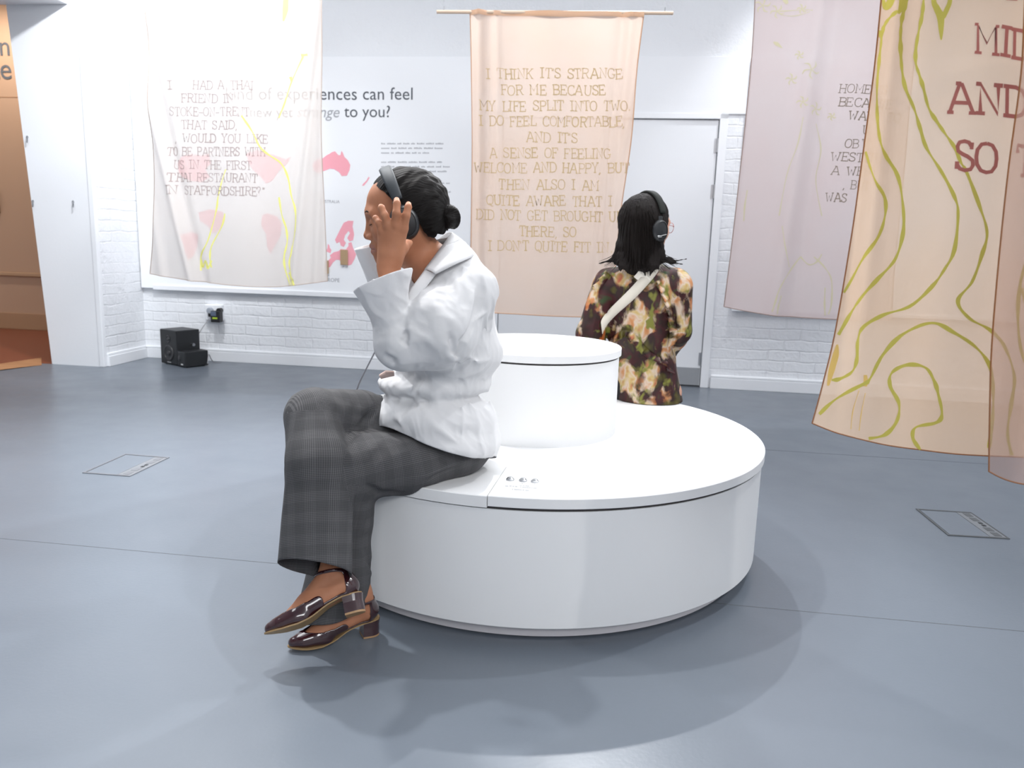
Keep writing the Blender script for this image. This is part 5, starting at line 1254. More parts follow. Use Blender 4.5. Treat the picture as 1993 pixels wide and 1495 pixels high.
# ---- shirt
m_sh = bpy.data.materials.new('white_cotton'); m_sh.use_nodes = True; nt = m_sh.node_tree; b = nt.nodes['Principled BSDF']
b.inputs['Base Color'].default_value = (0.80, 0.80, 0.81, 1); b.inputs['Roughness'].default_value = 0.85; b.inputs['Sheen Weight'].default_value = 0.1
tc = nt.nodes.new('ShaderNodeTexCoord'); n = nt.nodes.new('ShaderNodeTexNoise'); n.inputs['Scale'].default_value = 34; n.inputs['Detail'].default_value = 4; n.inputs['Distortion'].default_value = 1.2; nt.links.new(tc.outputs['Object'], n.inputs['Vector'])
bp = nt.nodes.new('ShaderNodeBump'); bp.inputs['Strength'].default_value = 0.12; bp.inputs['Distance'].default_value = 0.004; nt.links.new(n.outputs['Fac'], bp.inputs['Height']); nt.links.new(bp.outputs['Normal'], b.inputs['Normal'])
trl = nt.nodes.new('ShaderNodeBsdfTranslucent'); trl.inputs[0].default_value = (0.85, 0.85, 0.86, 1); mx = nt.nodes.new('ShaderNodeMixShader'); mx.inputs[0].default_value = 0.18
nt.links.new(b.outputs[0], mx.inputs[1]); nt.links.new(trl.outputs[0], mx.inputs[2]); nt.links.new(mx.outputs[0], nt.nodes['Material Output'].inputs[0])
SF = Field(); RT = np.stack([Ft, Lt, (0, 0, 1)], 1)
SF.add(s_ell(V_(872, 610, 2.17), (0.125, 0.175, 0.19), RT), 0.03)
SF.add(s_ell(V_(872, 682, 2.185), (0.150, 0.165, 0.090), RT), 0.05)           # bodice bloused over the waist tie
SF.add(s_cone(V_(882, 520, 2.09), V_(850, 528, 2.27), 0.062, 0.06), 0.05)       # shoulder yoke
SF.add(s_cone(V_(868, 500, 2.14), V_(852, 520, 2.17), 0.062, 0.075), 0.03)
SF.add(s_cone(V_(912, 566, 2.05), V_(850, 640, 1.99), 0.080, 0.098), 0.03)      # left sleeve, full
SF.add(s_cone(V_(850, 642, 1.99), V_(785, 668, 1.965), 0.096, 0.068), 0.03)
SF.add(s_cone(V_(782, 668, 1.96), V_(762, 620, 1.95), 0.062, 0.044), 0.02)
SF.add(s_cone(V_(764, 625, 1.95), V_(738, 530, 1.935), 0.042, 0.079), 0.008)     # flared cuff
SF.add(s_cone(V_(845, 566, 2.33), V_(770, 632, 2.35), 0.078, 0.065), 0.03)       # right sleeve
SF.add(s_cone(V_(772, 628, 2.35), V_(726, 470, 2.325), 0.040, 0.056), 0.015)
SF.add(s_ell(V_(846, 744, 2.18), (0.160, 0.142, 0.045), RT), 0.035)             # waist tie
SF.add(s_ell(V_(838, 808, 2.18), (0.168, 0.168, 0.095), RT), 0.02)             # skirt of the shirt
SF.add(s_ell(V_(856, 850, 2.19), (0.168, 0.190, 0.085), RT), 0.03)
SF.add(s_cone(V_(915, 830, 2.16), V_(930, 880, 2.19), 0.07, 0.055), 0.03)
add_creases(SF, [
    ([(903, 512), (901, 545), (893, 582), (880, 606)], 0.006, 0.004), ([(880, 606), (898, 616), (906, 622)], 0.007, 0.005), ([(944, 545), (946, 620), (952, 690)], 0.009, 0.008), ([(960, 575), (958, 620), (955, 650)], 0.008, 0.006),
    ([(938, 545), (925, 610), (900, 665), (886, 705)], 0.010, -0.010), ([(925, 560), (912, 620), (896, 660)], 0.010, 0.008), ([(950, 605), (930, 618), (915, 635)], 0.007, 0.005),
    ([(800, 625), (815, 605), (850, 585), (868, 585)], 0.009, 0.008), ([(802, 600), (840, 570), (885, 560)], 0.009, 0.005), ([(808, 595), (850, 600), (875, 625), (905, 660)], 0.010, 0.007),
    ([(790, 640), (793, 660), (780, 672)], 0.009, -0.011), ([(800, 632), (798, 650), (800, 672)], 0.008, 0.008), ([(770, 690), (790, 665), (830, 660), (865, 680)], 0.010, 0.008), ([(850, 605), (857, 650), (872, 690), (895, 705)], 0.011, 0.008),
    ([(815, 690), (816, 710), (812, 725)], 0.006, 0.004), ([(735, 640), (765, 622), (795, 608)], 0.007, 0.008), ([(740, 650), (770, 650), (790, 645)], 0.008, 0.005), ([(733, 670), (760, 665), (775, 680)], 0.010, 0.006), ([(745, 690), (765, 700), (800, 728)], 0.010, -0.006),
    ([(870, 640), (880, 680), (893, 720)], 0.010, -0.007), ([(905, 690), (930, 705), (955, 700)], 0.008, 0.006), ([(890, 735), (920, 728), (945, 715)], 0.008, 0.006),
    ([(735, 765), (760, 760), (775, 745)], 0.009, 0.007), ([(765, 742), (760, 780), (780, 822), (805, 800), (820, 795)], 0.009, 0.009), ([(815, 738), (806, 770), (808, 790)], 0.008, -0.010), ([(822, 745), (812, 780), (825, 800)], 0.006, 0.006),
    ([(820, 798), (845, 828), (890, 862)], 0.009, 0.008), ([(780, 822), (755, 835), (740, 845)], 0.010, -0.007), ([(895, 755), (900, 800), (900, 860)], 0.005, 0.005), ([(905, 770), (925, 800), (935, 850)], 0.012, 0.006), ([(950, 750), (957, 800), (955, 850)], 0.012, 0.006),
    ([(745, 755), (770, 765), (800, 755), (815, 742)], 0.008, 0.006), ([(845, 758), (850, 790), (870, 800)], 0.012, 0.005)])
def poplin(P):
    """crisp faceted crumple of starched cotton"""
    Q = P-0.45*np.outer(P@nz((0.45, 0.1, -0.85)), nz((0.45, 0.1, -0.85)))
    w_ = np.stack([vnoise(Q*6+i*5.1) for i in range(3)], 1)
    a = np.abs(2*vnoise(Q*8.5+0.8*w_)-1); c = np.abs(2*vnoise(Q*23+1.5*w_+9.1)-1); e = np.abs(2*vnoise(Q*60+2*w_)-1)
    return 0.013*(0.33-np.minimum(a, 0.6))+0.0056*(0.33-np.minimum(c, 0.55))+0.0022*(0.4-np.minimum(np.abs(2*vnoise(Q*44+2.2*w_+4.4)-1), 0.6))
SF.disp.append(poplin); SF.sub(bench_solid, 0.004)
Vs, Fs_ = surface(SF, np.array([-0.62, 1.72, 0.38]), np.array([0.16, 2.60, 1.14]), 0.0025, 0); Vs = relax(Vs, Fs_, 1, 0.35)
cuffL_a, cuffL_b = V_(690, 567, 1.93), V_(797, 523, 1.93); aL = nz(cuffL_b-cuffL_a); nCL = nz(np.cross(aL, (0, 1, -0.10))); nCL = nCL if nCL[2] > 0 else -nCL
axR = nz(V_(700, 440, 2.325)-V_(745, 600, 2.35))
hem_a, hem_b, hem_c = V_(725, 832, 2.02), V_(862, 871, 1.99), V_(948, 890, 2.22)
nH = nz(np.cross(hem_b-hem_a, hem_c-hem_a)); nH = nH if nH[2] > 0 else -nH
sb = [(V_(764, 625, 1.95), V_(738, 520, 1.935)), (V_(772, 628, 2.35), V_(726, 465, 2.325)), (V_(868, 520, 2.16), V_(860, 860, 2.19)), (V_(905, 560, 2.05), V_(785, 668, 1.965)), (V_(845, 560, 2.33), V_(772, 632, 2.35))]
neckpath = [V_(786, 578, 1.965), V_(804, 548, 2.01), V_(826, 508, 2.10), V_(842, 478, 2.12), V_(852, 430, 2.12)]
def shirt_g(P):
    _, lb = bone_coords(P, sb, ref); g = np.full(len(P), 1.0)
    m = lb == 0; g[m] = -((P-cuffL_a)@nCL)[m]
    m = lb == 1; g[m] = -((P-V_(722, 477, 2.325))@axR)[m]
    m = lb == 2
    h = (P-hem_a)@nH+0.010*np.sin((P@Lt)*26+1.0)
    dn = np.full(len(P), 9.0)
    for (a_, b_), (ra, rb_) in zip(zip(neckpath[:-1], neckpath[1:]), ((0.004, 0.026), (0.026, 0.066), (0.066, 0.066), (0.066, 0.066))):
        dn = np.minimum(dn, s_cone(a_, b_, ra, rb_)(P))
    g[m] = np.minimum(h, dn)[m]
    m = lb >= 3; g[m] = np.minimum(1.0, dn)[m]
    return g
Vs, Fs_ = trim(Vs, Fs_, shirt_g)
shirt = from_arrays('shirt', Vs, Fs_, m_sh, wa); solidify(shirt, 0.0016)
# collar: two leaves turned down from the neck edge
def leaf(name, inner, outer, parent, m, n=18, k=6, bow=0.010, out=None):
    A = smooth_line(inner, 10); B = smooth_line(outer, 10)
    r = lambda C: C[np.linspace(0, len(C)-1, n).astype(int)]
    A, B = r(A), r(B); V = []
    for j in range(k):
        t = j/(k-1)
        for i in range(n): V.append(A[i]*(1-t)+B[i]*t+np.asarray(out)*bow*4*t*(1-t))
    F = [(j*n+i, j*n+i+1, (j+1)*n+i+1, (j+1)*n+i) for j in range(k-1) for i in range(n-1)]
    o = from_arrays(name, V, F, m, parent); solidify(o, 0.002); return o
colr = leaf('collar', [V_(880, 452, 2.165), V_(869, 466, 2.10), V_(850, 492, 2.055), V_(826, 524, 2.02)], [V_(925, 492, 2.13), V_(918, 500, 2.04), V_(890, 512, 1.985), V_(848, 533, 1.97)], wa, m_sh, out=(0.01, -0.9, 0.35))
leaf('collar', [V_(880, 454, 2.168), V_(868, 455, 2.22), V_(838, 480, 2.24), V_(806, 514, 2.17)], [V_(918, 492, 2.135), V_(905, 480, 2.25), V_(850, 505, 2.32), V_(792, 548, 2.15)], wa, m_sh, out=(0.0, 0.3, 0.5))
plk = leaf('front_placket', [V_(827, 524, 2.018), V_(812, 545, 1.995), V_(794, 570, 1.972), V_(786, 592, 1.965)], [V_(848, 533, 1.983), V_(834, 552, 1.97), V_(812, 582, 1.955), V_(796, 602, 1.95)], wa, m_sh, out=(-0.2, -0.9, 0.2), bow=0.004)
# waist clasp
cl = MB(); o0 = np.array(wa.location)
cl.tube([V_(741, 733, 2.03)-o0, V_(752, 728, 2.025)-o0, V_(767, 727, 2.03)-o0], [0.007, 0.010, 0.007], 10); cl.build('waist_bow', mat('blush_ribbon', (0.66, 0.48, 0.42), 0.6), wa, True)
mb = MB()
# ---- shoes
m_pat = mat('burgundy_patent', (0.034, 0.006, 0.009), 0.12, spec=0.7, coat=1.0); m_sole = mat('tan_leather_sole', (0.33, 0.215, 0.10), 0.6); m_heelt = mat('tan_heel_tip', (0.40, 0.24, 0.12), 0.6)
XS = np.array([0, 0.006, 0.02, 0.045, 0.09, 0.135, 0.165, 0.19, 0.215, 0.232, 0.243, 0.247]); WS = np.array([0.004, 0.016, 0.0235, 0.0255, 0.0235, 0.030, 0.0345, 0.0335, 0.027, 0.018, 0.009, 0.003])
def hw(x): return np.interp(x, XS, WS)
def zsole(x): return np.interp(x, [0, 0.05, 0.09, 0.13, 0.16, 0.2, 0.247], [0.047, 0.045, 0.034, 0.014, 0.007, 0.006, 0.010])
def make_shoe(h, R, k, label, side):
    e = empty('shoe', None, None, (0, 0, 0)); e.parent = wa; off = np.array(wa.location); e.location = Vector(h-off); e['label'] = label
    P = lambda q: R@(np.asarray(q, float)*k)
    xs = np.concatenate([np.linspace(0, 0.045, 8), np.linspace(0.06, 0.2, 12), np.linspace(0.21, 0.247, 8)])
    # outsole
    V = []; F = []
    for x in xs:
        w_, z = hw(x), zsole(x)
        for yy, zz_ in ((-1, 0), (-0.6, 0), (0, 0), (0.6, 0), (1, 0), (1, 0.0036), (0, 0.0036), (-1, 0.0036)): V.append(P((x, yy*w_, z+zz_-0.0)))
    n = 8
    for i in range(len(xs)-1):
        for j in range(n): F.append((i*n+j, i*n+(j+1) % n, (i+1)*n+(j+1) % n, (i+1)*n+j))
    F += [tuple(range(n)), tuple(range((len(xs)-1)*n, len(xs)*n))[::-1]]
    from_arrays('sole', V, F, m_sole, e, local=True, smooth=False)
    # upper: the foot's surface grown by the leather, with a drawn-out toe; cut to toe box and heel counter
    U = Field(); foot_ops(U, h, R, k, 0.0028)
    W_ = lambda q: foot_w(h, R, k, q)
    for sy in (1, -1): U.add(s_cone(W_((0.150, sy*0.014, 0.026)), W_((0.205, sy*0.010, 0.023)), 0.0215*k, 0.0175*k), 0.01)
    U.add(s_cone(W_((0.195, 0, 0.023)), W_((0.231, 0, 0.0205)), 0.0205*k, 0.0145*k), 0.012)
    U.add(s_cone(W_((0.040, 0, 0.060)), W_((0.030, 0, 0.072)), 0.027*k, 0.0275*k), 0.008)
    box = np.array([W_((x, y, z)) for x in (-0.02, 0.26) for y in (-0.05, 0.05) for z in (-0.01, 0.16)])
    Vf, Ff = surface(U, box.min(0), box.max(0), 0.0024, 1)
    loc = lambda P_: ((P_-h)@R)/k
    def g_vamp(P_):
        q_ = loc(P_); zs_ = zsole(q_[:, 0])
        d1 = q_[:, 0]-0.094; d2 = zs_+0.041-0.15*np.clip(0.14-q_[:, 0], 0, 1)-q_[:, 2]; hh = np.clip(0.5+0.5*(d2-d1)/0.022, 0, 1)
        return np.minimum(d2*(1-hh)+d1*hh-0.022*hh*(1-hh), q_[:, 2]-zs_-0.0025)
    def g_ctr(P_):
        q_ = loc(P_); xl = 0.034+0.25*np.clip(q_[:, 2]-0.095, 0, 1)-0.10*np.clip(0.085-q_[:, 2], 0, 1)*0+0.3*np.clip(0.064-q_[:, 2], 0, 1)
        band = np.minimum(zsole(q_[:, 0])+0.0085-q_[:, 2], 0.14-q_[:, 0])
        strap = np.minimum(0.0042-np.abs(q_[:, 2]-(0.106+0.16*np.clip(q_[:, 0]-0.02, 0, 0.2))), 0.25-q_[:, 0])
        body_ = np.minimum(xl-q_[:, 0], 0.107-q_[:, 2])
        return np.minimum(np.maximum(np.maximum(body_, band), strap), q_[:, 2]-zsole(q_[:, 0])-0.0025)
    Vv, Fv = trim(Vf, Ff, g_vamp); v = from_arrays('vamp', Vv, Fv, m_pat, e); solidify(v, 0.0016)
    Vv, Fv = trim(Vf, Ff, g_ctr); v = from_arrays('heel_counter_and_strap', Vv, Fv, m_pat, e); solidify(v, 0.0016)
    # block heel with tan tip
    V = []; F = []; lv = [(0.047, 1.0, 0), (0.030, 0.93, 0.001), (0.005, 0.95, 0.001)]
    ring = [(0.050, -0.022), (0.050, 0.022)]+[(0.024-0.026*math.cos(a), 0.024*math.sin(a)) for a in np.linspace(math.pi/2, -math.pi/2, 13)]
    for z, sc_, dx in lv:
        for x, y in ring: V.append(P(((x-0.024)*sc_+0.024+dx, y*sc_, z)))
    n = len(ring)
    for i in range(2):
        for j in range(n): F.append((i*n+j, i*n+(j+1) % n, (i+1)*n+(j+1) % n, (i+1)*n+j))
    F += [tuple(range(n)), tuple(range(2*n, 3*n))[::-1]]
    from_arrays('block_heel', V, F, m_pat, e, local=True, smooth=False)
    V = [P(((x-0.024)*0.95+0.025, y*0.95, z)) for z in (0.005, 0.0) for x, y in ring]; F = [(j, (j+1) % n, n+(j+1) % n, n+j) for j in range(n)]+[tuple(range(n)), tuple(range(n, 2*n))[::-1]]
    from_arrays('heel_tip', V, F, m_heelt, e, local=True, smooth=False)
    bp_ = P((0.058, side*0.036, 0.1125)); mb = MB(); tt = R@np.array([1.0, 0, 0.16])
    mb.tube([bp_-tt*0.006, bp_+tt*0.006], 0.0024, 8); mb.build('buckle', mat('silver_buckle', (0.7, 0.7, 0.7), 0.2, 1.0), e, True)
    return e
make_shoe(hR, FR, kR, 'burgundy patent shoe on the raised foot, tan sole showing', 1)
make_shoe(hL, FL, kL, 'burgundy patent shoe resting on the floor', 1)
# ---- headphones and cable
hpA, qA = headphones('headphones', 'black headphones with ribbed slider on the woman in the white shirt', HO, RA, 0.27, 0.042, 0.100, 0.138, mat('grey_padded_band', (0.030, 0.037, 0.044), 0.6))
oH = np.array(HO)
MB().tube([p-oH for p in smooth_line([MA((0.01, -0.085, -0.052)), V_(803, 498, 2.20), V_(797, 524, 2.10), V_(787, 553, 2.03), V_(760, 615, 2.07), V_(738, 668, 2.10), V_(716, 712, 2.12), V_(697, 752, 2.14), V_(690, 790, 2.17), V_(720, 850, 2.25), PZ(800, 872, 0.424)], 8)], 0.0022, 8).build('cable', M_grey_cable, hpA, True)
# ================================================================== seated woman in the flowered blouse, seen from behind
BS = 3.26
HB = V_(1258, 440, 3.28); RB = frame((0.87, 0.49, -0.06)); SB = 0.98
TB = lambda P: (P-HB)@RB
MBh = lambda q: HB+RB@(np.asarray(q, float)*SB)
FtB = nz((0.30, 0.95, 0)); LtB = np.cross((0, 0, 1), FtB); RTB = np.stack([FtB, LtB, (0, 0, 1)], 1)
wb = empty('person', 'woman in dark flowered blouse seen from behind, long dark hair, sitting on the far side', 'person', tuple(V_(1268, 780, 3.3)))
pelB, waiB, cheB, necB = V_(1266, 752, 3.32), V_(1256, 690, 3.31), V_(1250, 605, 3.30), V_(1254, 522, 3.28)
SLb, ELb, WLb = V_(1178, 556, 3.29), V_(1142, 652, 3.27), V_(1165, 705, 3.50)
SRb, ERb, WRb = V_(1322, 556, 3.25), V_(1325, 650, 3.27), V_(1290, 690, 3.50)
seatz = ht
hipLb, hipRb = pelB+LtB*0.08+np.array([0, 0, -0.02]), pelB-LtB*0.075+np.array([0, 0, -0.02])
LgB = nz((-0.02, 1.0, 0)); kneeLb, kneeRb = hipLb+LgB*0.43+np.array([0.02, 0, -0.01]), hipRb+LgB*0.43+np.array([-0.03, 0, -0.01])
ankLb, ankRb = kneeLb+LgB*0.05+np.array([0, 0, 0.09-kneeLb[2]]), kneeRb+LgB*0.05+np.array([0, 0, 0.09-kneeRb[2]])
B2 = Field(); head_ops(B2, TB, SB)
B2.chain([MBh((-0.012, 0, -0.055)), necB+np.array([0, 0, 0.02]), necB+np.array([0, 0, -0.03])], [0.048, 0.047, 0.055], 0.03)
B2.add(s_cone(SLb+np.array([0.05, 0, 0.0]), SRb+np.array([-0.05, 0, 0.0]), 0.042, 0.042), 0.04)
B2.add(s_ell(cheB, (0.09, 0.14, 0.16), RTB), 0.05); B2.add(s_cone(cheB, waiB, 0.095, 0.09), 0.05); B2.add(s_cone(waiB, pelB, 0.085, 0.09), 0.05)
for S_, E_, W_ in ((SLb, ELb, WLb), (SRb, ERb, WRb)):
    B2.add(s_cone(S_, E_, 0.042, 0.035), 0.03); B2.add(s_cone(E_, W_, 0.035, 0.025), 0.012)
    dr_ = nz(W_-E_); tip = W_+dr_*0.075; sd = nz(np.cross(dr_, (0, 0, 1)))
    B2.add(s_cone(W_, tip, 0.026, 0.03, (0, 0, 1), 1.6), 0.012)
    for i in range(4):
        b0 = tip+sd*(i-1.5)*0.017; b1_ = b0+dr_*(0.038-0.004*abs(i-1.4))+np.array([0, 0, -0.006]); b2_ = b1_+dr_*0.024+np.array([0, 0, -0.014])
        B2.chain([b0, b1_, b2_], [0.0098, 0.0085, 0.0072], 0.006)
    th0 = W_+dr_*0.02; B2.chain([th0, th0+sd*0.03*(1 if S_ is SRb else -1)*-1+dr_*0.03, th0+sd*0.035*(1 if S_ is SRb else -1)*-1+dr_*0.06], [0.013, 0.0105, 0.0085], 0.01)
for H_, K_, A_ in ((hipLb, kneeLb, ankLb), (hipRb, kneeRb, ankRb)):
    B2.add(s_cone(H_, K_, 0.060, 0.050), 0.04); B2.add(s_cone(K_, A_, 0.05, 0.034), 0.02)
    B2.add(s_cone(A_+np.array([0, 0, -0.05]), A_+FtB*0.15+np.array([0, 0, -0.062]), 0.032, 0.022), 0.03)
B2.sub(bench_solid, 0.004)
Vb, Fb = surface(B2, np.array([0.2, 3.0, 0.0]), np.array([1.15, 4.15, 1.30]), 0.0034, 1)
fc = Vb[Fb].mean(1); ql = TB(fc)/SB
lip = (ql[:, 0] > 0.078) & (np.abs(ql[:, 1]) < 0.026) & (ql[:, 2] < -0.0535-0.10*np.abs(ql[:, 1])) & (ql[:, 2] > -0.0795+0.3*np.abs(ql[:, 1]))
from_arrays('body', Vb, Fb, [M_skinB, M_lipB], wb, mat_idx=lip.astype(int))
face_bits(wb, MBh, M_hairB, M_hairB)
# trousers and shoes
m_dk = mat('black_trousers', (0.015, 0.014, 0.016), 0.85); T2 = Field()
T2.add(s_ell(pelB+np.array([-0.02, 0, 0]), (0.12, 0.135, 0.10), RTB), 0.03)
for H_, K_, A_ in ((hipLb, kneeLb, ankLb), (hipRb, kneeRb, ankRb)):
    T2.add(s_cone(H_+np.array([-0.03, 0, 0]), K_+np.array([-0.02, 0, 0]), 0.078, 0.063), 0.03); T2.add(s_cone(K_, A_+np.array([0, 0, -0.02]), 0.064, 0.062), 0.02)
T2.disp.append(ridged(None, 16, 0.004)); T2.sub(bench_solid, 0.004)
Vt, Ft_ = surface(T2, np.array([0.25, 3.0, 0.0]), np.array([1.15, 4.15, 0.75]), 0.006, 1)
Vt, Ft_ = trim(Vt, Ft_, lambda P: P[:, 2]-0.10)
solidify(from_arrays('trousers', Vt, Ft_, m_dk, wb), 0.002)
for A_ in (ankLb, ankRb):
    S2 = Field(); S2.add(s_cone(A_+np.array([0, 0, -0.05])-FtB*0.02, A_+FtB*0.15+np.array([0, 0, -0.062]), 0.037, 0.027), 0.02); S2.add(s_cone(A_, A_+np.array([0, 0, -0.05]), 0.036, 0.038), 0.02)
    Vq, Fq = surface(S2, A_-0.13, A_+0.22, 0.005, 1); Vq, Fq = trim(Vq, Fq, lambda P: 0.075-P[:, 2]); Vq[:, 2] = np.maximum(Vq[:, 2], 0.002)
    from_arrays('shoe', Vq, Fq, M_black, wb)
# blouse
m_fl = mat('dark_flowered_silk', (0.1, 0.03, 0.02), 0.5, spec=0.35); nt, b = nodes(m_fl)
tc = nt.nodes.new('ShaderNodeTexCoord')
def noi(scale, det, dist, off, zs=0.75):
    mp = nt.nodes.new('ShaderNodeMapping'); mp.inputs['Location'].default_value = off; mp.inputs['Scale'].default_value = (1, 1, zs); nt.links.new(tc.outputs['Object'], mp.inputs['Vector'])
    n = nt.nodes.new('ShaderNodeTexNoise'); n.inputs['Scale'].default_value = scale; n.inputs['Detail'].default_value = det; n.inputs['Distortion'].default_value = dist; nt.links.new(mp.outputs[0], n.inputs['Vector']); return n.outputs['Fac']
light = ramp(nt, noi(19, 2, 0.4, (3, 1, 2)), [(0.28, (0.40, 0.10, 0.02)), (0.42, (0.55, 0.26, 0.11)), (0.52, (0.62, 0.50, 0.40)), (0.60, (0.55, 0.40, 0.16)), (0.72, (0.42, 0.07, 0.045))])
darkc = ramp(nt, noi(15, 2, 0.5, (7, 4, 1)), [(0.30, (0.10, 0.085, 0.012)), (0.44, (0.022, 0.009, 0.007)), (0.58, (0.055, 0.008, 0.010)), (0.68, (0.028, 0.055, 0.016))])
fac = ramp(nt, noi(12, 4, 0.5, (0.3, 0.2, 0.45)), [(0.50, (0, 0, 0)), (0.585, (1, 1, 1))])
mxc = nt.nodes.new('ShaderNodeMix'); mxc.data_type = 'RGBA'; nt.links.new(fac, mxc.inputs[0]); nt.links.new(darkc, mxc.inputs[6]); nt.links.new(light, mxc.inputs[7])
gr = ramp(nt, noi(21, 2, 0.3, (5, 9, 3)), [(0.60, (0, 0, 0)), (0.68, (1, 1, 1))])
mx2 = nt.nodes.new('ShaderNodeMix'); mx2.data_type = 'RGBA'; nt.links.new(gr, mx2.inputs[0]); nt.links.new(mxc.outputs[2], mx2.inputs[6]); mx2.inputs[7].default_value = (0.20, 0.20, 0.035, 1)
nt.links.new(mx2.outputs[2], b.inputs['Base Color'])
BF = Field()
BF.add(s_ell(V_(1246, 604, 3.30), (0.115, 0.165, 0.19), RTB), 0.03); BF.add(s_cone(V_(1186, 550, 3.29), V_(1314, 550, 3.26), 0.062, 0.062), 0.05)
BF.add(s_cone(necB+np.array([0, 0, -0.005]), necB+np.array([0, 0, -0.05]), 0.06, 0.075), 0.04)
BF.add(s_cone(V_(1246, 640, 3.30), V_(1254, 692, 3.31), 0.128, 0.122, FtB, 1.15), 0.04)
BF.add(s_cone(V_(1256, 712, 3.315), V_(1262, 800, 3.32), 0.128, 0.152, FtB, 1.1), 0.03)
BF.add(s_cone(V_(1178, 562, 3.28), V_(1148, 650, 3.26), 0.058, 0.056), 0.02); BF.add(s_cone(V_(1148, 650, 3.26), V_(1168, 705, 3.48), 0.056, 0.045), 0.02)
BF.add(s_cone(V_(1318, 562, 3.25), V_(1322, 640, 3.25), 0.062, 0.050), 0.02); BF.add(s_cone(V_(1322, 648, 3.26), V_(1292, 690, 3.48), 0.050, 0.045), 0.02)
add_creases(BF, [([(1225, 560), (1222, 610), (1215, 650)], 0.012, 0.005), ([(1283, 560), (1282, 620), (1290, 660)], 0.012, 0.005), ([(1285, 710), (1287, 750), (1290, 785)], 0.009, 0.008), ([(1300, 705), (1303, 745), (1310, 785)], 0.009, 0.008), ([(1270, 715), (1268, 755), (1266, 785)], 0.010, 0.006), ([(1248, 712), (1244, 760), (1240, 785)], 0.010, 0.005),
    ([(1340, 590), (1330, 630), (1322, 655)], 0.009, 0.006), ([(1318, 620), (1330, 645), (1342, 650)], 0.008, 0.006), ([(1165, 580), (1158, 620), (1150, 645)], 0.009, 0.005), ([(1312, 600), (1308, 650), (1300, 690)], 0.008, -0.008)])
BF.disp.append(ridged(None, 17, 0.004, (0, 0, 1), 2.5)); BF.sub(bench_solid, 0.003)
Vs, Fs_ = surface(BF, np.array([0.2, 3.0, 0.38]), np.array([0.95, 3.75, 1.12]), 0.0045, 1)
def g_bl(P):
    return np.minimum(P[:, 2]-(ht+0.0025), np.minimum(s_cone(necB+np.array([0, 0, 0.08]), necB+np.array([0, 0, -0.01]), 0.054, 0.05)(P), np.minimum(np.linalg.norm(P-V_(1174, 712, 3.53), axis=1)-0.06, np.linalg.norm(P-V_(1285, 693, 3.53), axis=1)-0.06)))
Vs, Fs_ = trim(Vs, Fs_, g_bl)
blo = from_arrays('blouse', Vs, Fs_, m_fl, wb); solidify(blo, 0.002)
def ruffle(px, wid, amp, name='ruffle', per=0.022):
    P = np.array(on_surf(BF, px, y0=2.6)); K = smooth_line(P, 14)
    L = np.concatenate([[0], np.cumsum(np.linalg.norm(np.diff(K, axis=0), axis=1))]); n = max(int(L[-1]/0.003), 8); s_ = np.linspace(0, L[-1], n)
    C = np.stack([np.interp(s_, L, K[:, a]) for a in range(3)], 1); T_ = np.gradient(C, axis=0); T_ /= np.linalg.norm(T_, axis=1)[:, None]
    e = 1e-3; G = np.stack([(BF(C+np.eye(3)[a]*e, False)-BF(C-np.eye(3)[a]*e, False)) for a in range(3)], 1); G /= np.linalg.norm(G, axis=1)[:, None]
    S_ = np.cross(T_, G); V = []; F = []; k = 5
    for i in range(n):
        w_ = math.sin(2*math.pi*s_[i]/per+0.7*math.sin(s_[i]*60))
        for j in range(k):
            t = j/(k-1)
            V.append(C[i]+G[i]*(0.003+0.016*t+amp*w_*t*0.6)+S_[i]*(wid*t*0.8-wid*0.2)+T_[i]*amp*0.5*w_*t)
    for i in range(n-1):
        for j in range(k-1): a = i*k+j; F.append((a, a+1, a+k+1, a+k))
    o = from_arrays(name, V, F, m_fl, blo); solidify(o, 0.0015); return o
o_ = None
ruffle([(1283, 545), (1295, 570), (1306, 605), (1312, 630), (1316, 652), (1312, 672)], 0.040, 0.016, per=0.034)
ruffle([(1188, 660), (1205, 650), (1220, 644), (1238, 657), (1258, 680), (1278, 694), (1300, 700), (1318, 700)], 0.036, 0.015, per=0.034)
ruffle([(1196, 512), (1186, 535), (1174, 552), (1160, 568)], 0.030, 0.012, per=0.03)
ruffle([(1295, 715), (1308, 722), (1320, 727)], 0.022, 0.010)
# ---- hair
HF = Field()
HF.add(s_local(s_ell((-0.010*SB, 0, 0.040*SB), (0.104*SB, 0.084*SB, 0.0935*SB)), HB, RB), 0.01)
HF.add(s_cone(V_(1247, 430, 3.26), V_(1242, 478, 3.24), 0.094, 0.078), 0.03)
HF.add(s_cone(V_(1242, 478, 3.24), V_(1243, 506, 3.225), 0.078, 0.070, (0.3, 1, 0), 1.3), 0.03)
HF.add(s_cone(V_(1272, 440, 3.235), V_(1278, 500, 3.22), 0.05, 0.034), 0.03)
wisps = [([(1212, 478, 3.22), (1202, 496, 3.21), (1188, 507, 3.20), (1166, 513, 3.19)], [0.03, 0.016, 0.008, 0.003]), ([(1216, 490, 3.21), (1206, 506, 3.20), (1192, 516, 3.19)], [0.026, 0.011, 0.003]), ([(1272, 486, 3.21), (1288, 503, 3.20), (1308, 511, 3.19), (1328, 514, 3.185)], [0.030, 0.014, 0.007, 0.003]),
    ([(1276, 480, 3.21), (1294, 498, 3.20), (1314, 508, 3.19), (1336, 504, 3.185)], [0.022, 0.009, 0.005, 0.003])]
for k_, x_ in enumerate((1208, 1217, 1226, 1234, 1243, 1252, 1260, 1269, 1278)):
    wisps.append(([(x_, 500, 3.20), (x_+1.5*math.sin(k_*2.1), 518, 3.178), (x_+5*math.sin(k_*1.7), 530+7*math.sin(k_*2.9), 3.168)], [0.019, 0.011, 0.003]))
